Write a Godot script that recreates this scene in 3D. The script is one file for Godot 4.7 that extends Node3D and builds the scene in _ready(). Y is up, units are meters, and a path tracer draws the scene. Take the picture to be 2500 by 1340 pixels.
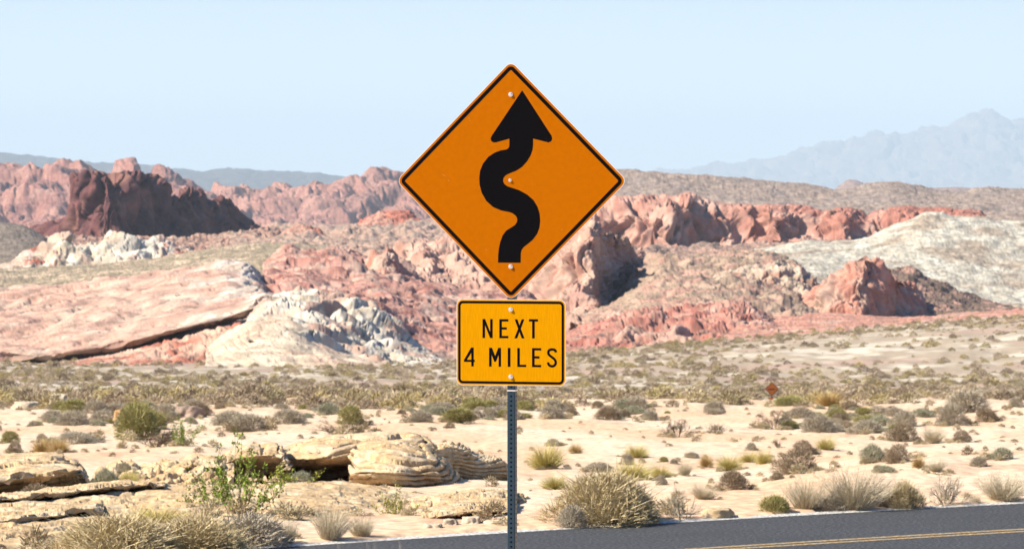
extends Node3D
# Desert highway with a winding-road warning sign. Metres, y up; the camera looks along -z.
# The road surface near the sign lies at y = 0; the eye is EYE metres above it.

const F := 10584.0       # focal length in photograph pixels (2500 wide)
const YH := 430.0        # photograph row of the eye level
const EYE := 4.4
const SIGN_Z := 23.4

var rng := RandomNumberGenerator.new()
var n_smooth := FastNoiseLite.new()
var n_fbm := FastNoiseLite.new()
var n_cell := FastNoiseLite.new()
var n_ridge := FastNoiseLite.new()
var taken := {}
var M := {}

# ------------------------------------------------------------------ helpers
func lin(r: float, g: float, b: float) -> Color:
	return Color(r / 255.0, g / 255.0, b / 255.0).srgb_to_linear()

func P(px: float, row: float, z: float) -> Vector3:
	return Vector3((px - 1250.0) / F * z, EYE + (YH - row) / F * z, -z)

func numbered(called: String) -> String:
	var k: int = taken.get(called, 0)
	taken[called] = k + 1
	return called if k == 0 else "%s_%03d" % [called, k]

func tag(o: Node, label := "", category := "", group := "", kind := "") -> void:
	if label != "": o.set_meta("label", label)
	if category != "": o.set_meta("category", category)
	if group != "": o.set_meta("group", group)
	if kind != "": o.set_meta("kind", kind)

func put(mesh: Mesh, called: String, mat: Material, parent: Node = self) -> MeshInstance3D:
	var o := MeshInstance3D.new()
	o.mesh = mesh
	o.name = numbered(called) if parent == self else called
	if mat: o.material_override = mat
	parent.add_child(o, true)
	return o

func setup_noise() -> void:
	n_smooth.noise_type = FastNoiseLite.TYPE_SIMPLEX_SMOOTH
	n_smooth.frequency = 1.0
	n_smooth.fractal_type = FastNoiseLite.FRACTAL_NONE
	n_smooth.seed = 11
	n_fbm.noise_type = FastNoiseLite.TYPE_SIMPLEX_SMOOTH
	n_fbm.frequency = 1.0
	n_fbm.fractal_type = FastNoiseLite.FRACTAL_FBM
	n_fbm.fractal_octaves = 4
	n_fbm.fractal_gain = 0.55
	n_fbm.seed = 23
	n_cell.noise_type = FastNoiseLite.TYPE_CELLULAR
	n_cell.frequency = 1.0
	n_cell.fractal_type = FastNoiseLite.FRACTAL_NONE
	n_cell.cellular_distance_function = FastNoiseLite.DISTANCE_EUCLIDEAN
	n_cell.cellular_return_type = FastNoiseLite.RETURN_DISTANCE
	n_cell.cellular_jitter = 0.9
	n_cell.seed = 5
	n_ridge.noise_type = FastNoiseLite.TYPE_SIMPLEX_SMOOTH
	n_ridge.frequency = 1.0
	n_ridge.fractal_type = FastNoiseLite.FRACTAL_RIDGED
	n_ridge.fractal_octaves = 3
	n_ridge.seed = 77

func lump(p: Vector3) -> float:
	var d := n_cell.get_noise_3dv(p) + 1.0
	return 1.0 - d * d * 1.3

# piecewise cubic through flat [x, y, x, y, ...]
func curve(a: Array, x: float) -> float:
	var n := a.size() / 2
	if x <= a[0]: return a[1]
	if x >= a[2 * n - 2]: return a[2 * n - 1]
	var i := 0
	while i < n - 2 and a[2 * i + 2] < x:
		i += 1
	var x0: float = a[2 * i]
	var y0: float = a[2 * i + 1]
	var x1: float = a[2 * i + 2]
	var y1: float = a[2 * i + 3]
	var s := (y1 - y0) / (x1 - x0)
	var m0 := s
	var m1 := s
	if i > 0:
		var sp: float = (y0 - a[2 * i - 1]) / (x0 - a[2 * i - 2])
		m0 = 0.0 if sp * s <= 0.0 else 2.0 * sp * s / (sp + s)
	if i < n - 2:
		var sn: float = (a[2 * i + 5] - y1) / (a[2 * i + 4] - x1)
		m1 = 0.0 if sn * s <= 0.0 else 2.0 * sn * s / (sn + s)
	var h := x1 - x0
	var t := (x - x0) / h
	var t2 := t * t
	var t3 := t2 * t
	return (2 * t3 - 3 * t2 + 1) * y0 + (t3 - 2 * t2 + t) * h * m0 + (-2 * t3 + 3 * t2) * y1 + (t3 - t2) * h * m1

func grid_normals(pos: PackedVector3Array, nu: int, nv: int) -> PackedVector3Array:
	var out := PackedVector3Array()
	out.resize(nu * nv)
	for j in nv:
		var ja := maxi(j - 1, 0) * nu
		var jb := mini(j + 1, nv - 1) * nu
		for i in nu:
			var du := pos[j * nu + mini(i + 1, nu - 1)] - pos[j * nu + maxi(i - 1, 0)]
			var dv := pos[jb + i] - pos[ja + i]
			out[j * nu + i] = du.cross(dv).normalized()
	return out

# grid with u to the right and v away / up: the visible side is du x dv
func grid_mesh(pos: PackedVector3Array, col: PackedColorArray, nu: int, nv: int) -> ArrayMesh:
	var arr := []
	arr.resize(Mesh.ARRAY_MAX)
	arr[Mesh.ARRAY_VERTEX] = pos
	arr[Mesh.ARRAY_NORMAL] = grid_normals(pos, nu, nv)
	if col.size() > 0: arr[Mesh.ARRAY_COLOR] = col
	var idx := PackedInt32Array()
	idx.resize((nu - 1) * (nv - 1) * 6)
	var k := 0
	for j in nv - 1:
		for i in nu - 1:
			var a := j * nu + i
			var b := a + 1
			var c := a + nu
			var d := c + 1
			idx[k] = a; idx[k + 1] = c; idx[k + 2] = b
			idx[k + 3] = b; idx[k + 4] = c; idx[k + 5] = d
			k += 6
	arr[Mesh.ARRAY_INDEX] = idx
	var m := ArrayMesh.new()
	m.add_surface_from_arrays(Mesh.PRIMITIVE_TRIANGLES, arr)
	return m

# ------------------------------------------------------------------ materials
func noise_tex(seed_: int, freq: float, lo: float, hi: float, size := 512, oct := 5, normal := false, bump := 4.0, cell := false) -> NoiseTexture2D:
	var n := FastNoiseLite.new()
	n.noise_type = FastNoiseLite.TYPE_CELLULAR if cell else FastNoiseLite.TYPE_SIMPLEX_SMOOTH
	n.seed = seed_
	n.frequency = freq
	n.fractal_octaves = oct
	var t := NoiseTexture2D.new()
	t.width = size
	t.height = size
	t.seamless = true
	t.noise = n
	if normal:
		t.as_normal_map = true
		t.bump_strength = bump
	else:
		var g := Gradient.new()
		g.set_color(0, Color(lo, lo, lo))
		g.set_color(1, Color(hi, hi, hi))
		t.color_ramp = g
	return t

func vmat(rough := 0.95, tex: Texture2D = null, scale := 1.0, bump: Texture2D = null, bump_cm := 0.0) -> StandardMaterial3D:
	var m := StandardMaterial3D.new()
	m.vertex_color_use_as_albedo = true
	m.roughness = rough
	m.metallic_specular = 0.25
	if tex or bump:
		m.uv1_triplanar = true
		m.uv1_world_triplanar = true
		m.uv1_scale = Vector3.ONE * scale
	if tex: m.albedo_texture = tex
	if bump:
		m.heightmap_enabled = true
		m.heightmap_texture = bump
		m.heightmap_scale = bump_cm
	return m

func flat(c: Color, rough := 0.5, metal := 0.0) -> StandardMaterial3D:
	var m := StandardMaterial3D.new()
	m.albedo_color = c.linear_to_srgb()
	m.roughness = rough
	m.metallic = metal
	return m

func make_materials() -> void:
	var grain := noise_tex(3, 0.02, 0.72, 1.0, 512, 5)
	var grain2 := noise_tex(8, 0.012, 0.62, 1.0, 512, 6)
	var relief := noise_tex(9, 0.02, 0.0, 1.0, 512, 6)
	M.sand = vmat(0.95, grain, 0.35, relief, 1.2)
	var fine := noise_tex(19, 0.06, 0.0, 1.0, 512, 4)
	M.rock_near = vmat(0.92, grain2, 0.55, fine, 0.2)
	M.rock_mid = vmat(0.95, grain2, 0.03)
	M.rock_far = vmat(0.95, grain2, 0.012, null, 0.0)
	M.plant = vmat(0.85)
	M.plant.backlight_enabled = true
	M.plant.backlight = Color(0.35, 0.35, 0.3)
	M.stem = vmat(0.9)
	var asph := noise_tex(31, 0.07, 0.05, 1.3, 512, 4)
	M.asphalt = flat(Color(0.056, 0.061, 0.070), 0.9)
	M.asphalt.vertex_color_use_as_albedo = true
	M.asphalt.uv1_triplanar = true
	M.asphalt.uv1_world_triplanar = true
	M.asphalt.uv1_scale = Vector3.ONE * 0.45
	M.asphalt.albedo_texture = asph
	M.asphalt.heightmap_enabled = true
	M.asphalt.heightmap_texture = asph
	M.asphalt.heightmap_scale = 1.0
	var worn := noise_tex(36, 0.05, 0.35, 1.15, 512, 4)
	M.white_paint = flat(Color(0.66, 0.65, 0.62), 0.8)
	M.yellow_paint = flat(Color(0.46, 0.33, 0.16), 0.8)
	for m in [M.white_paint, M.yellow_paint]:
		m.uv1_triplanar = true
		m.uv1_world_triplanar = true
		m.uv1_scale = Vector3.ONE * 0.6
		m.albedo_texture = worn
	var streak := noise_tex(43, 0.04, 0.9, 1.0, 512, 4)
	var film := noise_tex(41, 0.03, 0.94, 1.0, 512, 5)
	M.orange = flat(Color(0.325, 0.0905, 0.0004), 0.6)
	M.yellow = flat(Color(0.475, 0.213, 0.0004), 0.6)
	for m in [M.orange, M.yellow]:
		m.uv1_triplanar = true
		m.uv1_scale = Vector3.ONE * 1.6
		m.metallic_specular = 0.08
		m.albedo_texture = film
	M.yellow.albedo_texture = streak
	M.yellow.uv1_scale = Vector3(7.0, 0.5, 1.0)
	M.scuff = flat(Color(0.42, 0.19, 0.05), 0.8)
	M.black = flat(Color(0.004, 0.004, 0.005), 0.9)
	M.black.metallic_specular = 0.0
	M.alu = flat(Color(0.75, 0.74, 0.72), 0.35, 0.6)
	M.bolt = flat(Color(0.78, 0.78, 0.78), 0.3, 0.9)
	M.post = flat(Color(0.011, 0.028, 0.048), 0.32, 0.0)
	M.post.metallic_specular = 0.4

# ------------------------------------------------------------------ terrain
func road_edge(x: float) -> float:      # depth of the far white line
	var c := clampf(x, -9.0, 12.0)
	var z := 53.54 + 0.757 * c - 0.0094 * c * c
	return z + (0.757 - 0.0188 * c) * (x - c)

const FAR_PROFILE := [54.0, 0.0, 64.0, -0.28, 80.0, -1.1, 100.0, -1.84, 125.0, -2.85, 150.0, -3.68, 190.0, -5.4, 230.0, -8.0, 330.0, -12.9, 430.0, -16.3, 560.0, -20.5, 680.0, -24.6, 800.0, -28.6, 1000.0, -35.0, 1500.0, -30.0, 2000.0, -33.0, 2500.0, -35.0, 4000.0, -52.0, 5500.0, -70.0, 8000.0, -92.0, 20000.0, -175.0, 52000.0, -330.0]
const NEAR_PROFILE := [-80.0, 4.5, 0.0, 2.7, 23.0, 1.35, 36.0, 0.5, 44.0, 0.0]

func ground(x: float, z: float) -> float:
	var s := z - road_edge(x)
	var y: float
	if s < -8.6:
		# near side bank, falling to the road
		var near: float = curve(NEAR_PROFILE, z)
		var k := smoothstep(-8.6, -14.0, s)
		y = maxf(near, 0.0) * k + n_fbm.get_noise_2d(x * 0.5, z * 0.5) * 0.06 * k - 0.03
		return y
	if s < 0.35:
		return -0.04 + 0.065 * smoothstep(0.0, 0.35, s + n_fbm.get_noise_2d(x * 0.9, z * 0.9) * 0.5)
	var k2 := smoothstep(0.3, 6.0, s)
	var zz := z
	y = curve(FAR_PROFILE, maxf(zz, 54.0))
	if s < 12.0:
		y = lerpf(0.025, y, smoothstep(0.3, 12.0, s))
	if z > 300.0:
		var px := clampf(1250.0 + x / z * F, -600.0, 3100.0)
		var tilt := maxf(px - 1150.0, 0.0) * 0.080
		y += tilt * z / F * smoothstep(380.0, 620.0, z) * (1.0 - smoothstep(760.0, 950.0, z))
	var a := clampf((z - 40.0) * 0.004, 0.08, 1.6)
	y += n_fbm.get_noise_2d(x * 0.11, z * 0.06) * a * k2 * lerpf(0.5, 0.3, smoothstep(140.0, 260.0, z))
	if z < 260.0:
		y += n_fbm.get_noise_2d(x * 0.5 + 40.0, z * 0.25) * 0.06 * k2
		# wind-cut sand bank to the right of the sign
		var bank := smoothstep(3.0, 6.5, x - (z - 62.0) * 0.05) * smoothstep(3.0, 7.0, s) * (1.0 - smoothstep(18.0, 40.0, s))
		y += bank * 0.35
	return y

func on_ground(px: float, row: float, z0 := 47.0) -> float:   # depth where that sight line meets the ground
	var z := z0
	var step := 0.4
	while z < 1100.0:
		var p := P(px, row, z)
		if p.y <= ground(p.x, z):
			return z
		z += step
		step = maxf(0.4, z * 0.004)
	return z

func build_ground() -> void:
	var zs := PackedFloat32Array()
	var z := -90.0
	while z < 62000.0:
		zs.append(z)
		if z < 30.0: z += 3.0
		elif z < 44.0: z += 0.7
		elif z < 66.0: z += 0.22
		elif z < 150.0: z += lerpf(0.24, 0.7, (z - 66.0) / 84.0)
		elif z < 1000.0: z += z * 0.0062
		else: z += z * 0.04
	var us := PackedFloat32Array()
	for i in 26: us.append(-1.0 - pow((26 - i) / 26.0, 2.0) * 9.0)
	for i in 341: us.append(-1.0 + i / 170.0)
	for i in 26: us.append(1.0 + pow((i + 1) / 26.0, 2.0) * 9.0)
	var nu := us.size()
	var nv := zs.size()
	var pos := PackedVector3Array()
	var col := PackedColorArray()
	pos.resize(nu * nv)
	col.resize(nu * nv)
	var cream := Color(0.70, 0.565, 0.42)
	var peach := Color(0.66, 0.46, 0.305)
	var rust := Color(0.46, 0.25, 0.16)
	var grey := Color(0.37, 0.305, 0.23)
	var pink := Color(0.42, 0.29, 0.24)
	var chalk := Color(0.66, 0.60, 0.50)
	for j in nv:
		z = zs[j]
		var half := 0.135 * maxf(z, 40.0) + 3.0
		for i in nu:
			var x := us[i] * half
			var y := ground(x, z)
			pos[j * nu + i] = Vector3(x, y, -z)
			var m1 := n_fbm.get_noise_2d(x * 0.13 + 7.0, z * 0.05) * 0.5 + 0.5
			var c: Color = cream.lerp(peach, smoothstep(0.3, 0.68, m1))
			if z < 260.0:
				var m2 := n_fbm.get_noise_2d(x * 0.5 + 90.0, z * 0.3)
				c = c.lerp(rust, 0.5 * smoothstep(0.22, 0.6, m2))
				var m3 := n_fbm.get_noise_2d(x * 1.7, z * 1.1 + 30.0)
				c = c.lerp(grey, 0.35 * smoothstep(0.25, 0.6, m3))
			if z > 150.0:
				var w := smoothstep(150.0, 330.0, z)
				var ss := 14.0 / maxf(z, 1.0)
				var lz := log(maxf(z, 1.0))
				var m4 := n_fbm.get_noise_2d(x * ss * 0.9 + 200.0, lz * 9.0)
				var m5 := n_fbm.get_noise_2d(x * ss * 4.0 + 60.0, lz * 42.0)
				var c2: Color = grey.lerp(chalk, 0.75 * smoothstep(0.0, 0.45, m5 * 0.8 + m4 * 0.5))
				c2 = c2.lerp(pink, 0.7 * smoothstep(0.05, 0.45, -m4))
				if x > 0.0: c2 = c2.lerp(rust.lerp(peach, 0.5), 0.55 * smoothstep(600.0, 800.0, z) * smoothstep(-0.3, 0.3, m4))
				c2 = c2.lerp(pink.lerp(grey, 0.4), smoothstep(850.0, 1100.0, z))
				c = c.lerp(c2, w)
			col[j * nu + i] = c
	var o := put(grid_mesh(pos, col, nu, nv), "ground", M.sand)
	tag(o, "", "", "", "structure")

func strip(called: String, off0: float, off1: float, y: float, mat: Material, x0 := -160.0, x1 := 160.0, skirt := 0.0) -> void:
	var pos := PackedVector3Array()
	var col := PackedColorArray()
	var nu := 641
	var offs := [off0, off1]
	var ys := [y, y]
	if skirt > 0.0:
		offs = [off0]
		ys = [y - skirt]
		for k in 29:
			offs.append(lerpf(off0, off1, k / 28.0))
			ys.append(y)
		offs.append(off1)
		ys.append(y - skirt)
	for r in offs.size():
		for i in nu:
			var x := lerpf(x0, x1, i / 640.0)
			pos.append(Vector3(x, ys[r], -(road_edge(x) + offs[r])))
			var t := 1.0
			if skirt > 0.0:
				# worn wheel tracks, stains and patches in the asphalt
				var o: float = offs[r]
				var wob := n_fbm.get_noise_2d(x * 0.12, o * 0.3) * 0.5
				var track := 0.0
				for c in [-1.2, -3.0, -5.3, -7.1]:
					track = maxf(track, 1.0 - absf(o - c + wob * 0.5) / 0.55)
				t = 0.92 + 0.14 * clampf(track, 0.0, 1.0) * (0.6 + wob) + 0.30 * n_fbm.get_noise_2d(x * 0.5 + 9.0, o * 1.7)
			col.append(Color(t, t, t))
	var o2 := put(grid_mesh(pos, col, nu, offs.size()), called, mat)
	tag(o2, "", "", "", "structure")

func build_road() -> void:
	strip("road", -8.35, 0.28, 0.0, M.asphalt, -160, 160, 0.12)
	strip("edge_line", -0.14, 0.26, 0.004, M.white_paint)
	strip("centre_line", -4.14, -3.97, 0.004, M.yellow_paint)
	strip("centre_line", -4.46, -4.29, 0.004, M.yellow_paint)
	strip("edge_line", -8.05, -7.85, 0.004, M.white_paint)

# ------------------------------------------------------------------ rock patches
# lines: from the foot towards the crest and down the back; each {z: number or [px, z, ...], r: [px, row, ...]}
func ln(z, r: Array) -> Dictionary:
	return {"z": z, "r": r}

func patch(cfg: Dictionary) -> MeshInstance3D:
	var lines: Array = cfg.lines
	var pa: float = cfg.px[0]
	var pb: float = cfg.px[1]
	var step: float = cfg.get("step", 2.2)
	var nu := int((pb - pa) / step) + 2
	var K := lines.size()
	var pts := []
	var rows := []
	for k in K:
		var L: Dictionary = lines[k]
		var a := PackedVector3Array()
		var rw := 0.0
		for i in nu:
			var px := lerpf(pa, pb, i / float(nu - 1))
			var row: float = curve(L.r, px) if L.r.size() > 2 else float(L.r[0])
			var z: float = curve(L.z, px) if L.z is Array else float(L.z)
			a.append(P(px, row, z))
			rw += row
		pts.append(a)
		rows.append(rw / nu)
	# how many samples between each pair of lines
	var at := []       # [k, t]
	for k in K - 1:
		var w: float = absf(rows[k + 1] - rows[k]) + cfg.get("pad", 8.0)
		if k >= cfg.get("back_from", K - 2): w *= 0.35
		var n := maxi(3, int(w / step))
		for q in n:
			at.append(Vector2(k, q / float(n)))
	at.append(Vector2(K - 2, 1.0))
	var nv := at.size()
	var base := PackedVector3Array()
	base.resize(nu * nv)
	for j in nv:
		var k := int(at[j].x)
		var t: float = at[j].y
		for i in nu:
			var p1: Vector3 = pts[k][i]
			var p2: Vector3 = pts[k + 1][i]
			var m1: Vector3 = (p2 - pts[maxi(k - 1, 0)][i]) * 0.5 if k > 0 else p2 - p1
			var m2: Vector3 = (pts[mini(k + 2, K - 1)][i] - p1) * 0.5 if k + 2 < K else p2 - p1
			var seg := (p2 - p1).length()
			if m1.length() > seg: m1 = m1.normalized() * seg
			if m2.length() > seg: m2 = m2.normalized() * seg
			var t2 := t * t
			var t3 := t2 * t
			base[j * nu + i] = p1 * (2 * t3 - 3 * t2 + 1) + m1 * (t3 - 2 * t2 + t) + p2 * (-2 * t3 + 3 * t2) + m2 * (t3 - t2)
	var nor := grid_normals(base, nu, nv)
	var zmid := -base[(nv / 2) * nu + nu / 2].z
	var unit := zmid / F          # metres per photograph pixel here
	var s: float = cfg.get("s", 40.0) * unit
	var a1: float = cfg.get("a", 10.0) * unit
	var vy: float = cfg.get("vy", 1.0)
	var vz: float = cfg.get("vz", 1.0)
	var fs: float = cfg.get("fs", 20.0) * unit
	var fa: float = cfg.get("fa", 3.0) * unit
	var a2: float = cfg.get("a2", 0.4) * a1
	var cr: float = cfg.get("cr", 3.0) * unit
	var fd: float = cfg.get("fd", 1.4) * unit
	var crv: Vector3 = cfg.get("crv", Vector3(1.0, 0.7, 1.0))
	var tr: float = cfg.get("tr", 0.0) * unit
	var gy: float = cfg.get("gy", 0.0) * unit
	var st: float = cfg.get("st", 0.0) * unit
	var sth: float = cfg.get("sth", 10.0) * unit
	var stt: float = cfg.get("stt", 0.0)
	var stc: float = cfg.get("stc", 0.0)
	var stz: float = cfg.get("stz", 0.0)
	var xc: float = (cfg.get("sxc", (pa + pb) * 0.5) - 1250.0) * unit
	var off: float = cfg.get("seed", 0.0)
	var o3 := Vector3(off * 13.7, off * 7.1, off * 3.3)
	var cols: Array = cfg.cols
	var cs: float = cfg.get("cs", 60.0) * unit
	var csy: float = cfg.get("csy", 1.0)
	var veg: Color = cfg.get("veg", Color(0, 0, 0, 0))
	var vs: float = cfg.get("vegs", 10.0) * unit
	var vt: float = cfg.get("vegt", 0.15)
	var grad: Array = cfg.get("grad", [])
	var org := P((pa + pb) * 0.5, rows[0], zmid)
	if cfg.has("base_y"): org.y = cfg.base_y
	var amp := PackedFloat32Array()
	for i in nu:
		var lo := 1e9
		var hi := -1e9
		for k in K - 1:
			lo = minf(lo, pts[k][i].y)
			hi = maxf(hi, pts[k][i].y)
		amp.append(clampf((hi - lo) / maxf(a1 * 2.6, 0.001), 0.25, 1.0))
	var pos := PackedVector3Array()
	var col := PackedColorArray()
	pos.resize(nu * nv)
	col.resize(nu * nv)
	var flat_at: float = cfg.get("flat", 99.0)
	for j in nv:
		var calm := 1.0 - 0.8 * smoothstep(flat_at - 1.0, flat_at, at[j].x + at[j].y)
		for i in nu:
			var q := j * nu + i
			var p := base[q]
			var e := p + o3
			var w := Vector3(n_smooth.get_noise_3dv(e / (s * 1.5)), n_smooth.get_noise_3dv(e / (s * 1.5) + Vector3(31, 7, 3)), 0.0) * s * 0.5
			var e1 := (e + w) * Vector3(1.0, vy, vz) / s
			var d := 0.0
			var big := 0.0
			if a1 > 0.0:
				big = lump(e1)
				d += a1 * (0.75 * (big - 0.85) + 0.6 * (n_smooth.get_noise_3dv(e1 * 0.8 + Vector3(2, 8, 5)) - 0.3))
				if a2 > 0.0: d += a2 * (lump(e1 * 2.7 + Vector3(5, 5, 5)) - 0.7) * (0.15 + smoothstep(-0.2, 0.4, w.x / (s * 0.5)))
				if gy > 0.0: d -= gy * smoothstep(0.35, 0.95, n_ridge.get_noise_3dv(e1 * Vector3(0.8, 0.35, 0.8)))
				d *= amp[i] * calm
			var f := n_fbm.get_noise_3dv(e * Vector3(1.0, vy * 0.5 + 0.5, vz) / fs)
			d += fa * f
			if cr > 0.0: d -= cr * smoothstep(0.64, 0.9, n_ridge.get_noise_3dv(e * crv / (s * 0.9)))
			if fd > 0.0: d += fd * n_fbm.get_noise_3dv(e / (fd * 4.5) + Vector3(3, 9, 1))
			if st > 0.0:
				var b := (p.y - stt * (p.x - xc) + stc * (p.x - xc) * (p.x - xc) - stz * p.z) / sth + f * 0.1 + n_smooth.get_noise_3dv(e * Vector3(0.045, 0.1, 0.045) / sth) * 0.8
				var lay := floorf(b)
				var fr := b - lay
				var hh := sin(lay * 127.1 + off * 31.0) * 43758.5453
				hh = hh - floorf(hh)
				var cut := n_smooth.get_noise_3dv(Vector3(e.x / (sth * 9.0), lay * 3.7, e.z / (sth * 9.0)))
				var groove := 1.0 - smoothstep(0.16, 0.30, fr) + smoothstep(0.96, 1.0, fr) * 0.5
				var prof := 1.0 - pow(absf(fr - 0.45) * 1.8, 3.0)
				d += st * (0.3 * prof + (hh - 0.5) * 0.6 - groove * smoothstep(-0.6, -0.05, cut) * 1.5)
				if tr > 0.0: p.y += tr * (smoothstep(0.0, 0.14, fr) - fr) * smoothstep(-0.5, 0.1, cut)
			p += nor[q] * d
			pos[q] = p - org
			# colour of the stone
			var m1 := n_fbm.get_noise_3dv(Vector3(e.x, e.y * csy, e.z) / cs)
			var m2 := n_smooth.get_noise_3dv(e / (cs * 2.3) + Vector3(9, 2, 4))
			var c: Color = cols[0]
			if grad.size() > 0:
				var px := 1250.0 + base[q].x / -base[q].z * F + m1 * 60.0
				var g := 0
				while g < grad.size() - 2 and grad[g + 1][0] < px: g += 1
				c = grad[g][1].lerp(grad[g + 1][1], smoothstep(grad[g][0], grad[g + 1][0], px))
			c = c.lerp(cols[1], smoothstep(-0.15, 0.35, m1))
			if cols.size() > 2: c = c.lerp(cols[2], smoothstep(0.05, 0.5, m2 + m1 * 0.3))
			if veg.a > 0.0:
				var g1 := n_fbm.get_noise_3dv(e / vs)
				c = c.lerp(Color(veg.r, veg.g, veg.b), veg.a * smoothstep(vt, vt + 0.14, g1))
			col[q] = c
	var o := put(grid_mesh(pos, col, nu, nv), cfg.name, cfg.get("mat", M.rock_mid))
	o.position = org
	if cfg.has("label"):
		tag(o, cfg.label, cfg.get("cat", "rock"), cfg.get("group", ""))
	else:
		tag(o, "", "", "", "structure")
	return o

const RED := Color(0.43, 0.165, 0.115)
const BRICK := Color(0.34, 0.12, 0.085)
const PINK := Color(0.48, 0.265, 0.205)
const PALE_PINK := Color(0.55, 0.375, 0.30)
const CREAM := Color(0.58, 0.485, 0.37)
const CHALK := Color(0.60, 0.555, 0.485)
const OLIVE := Color(0.25, 0.21, 0.145)
const UMBER := Color(0.25, 0.185, 0.15)
const MAROON := Color(0.26, 0.12, 0.09)
const TAN := Color(0.50, 0.38, 0.26)

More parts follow.
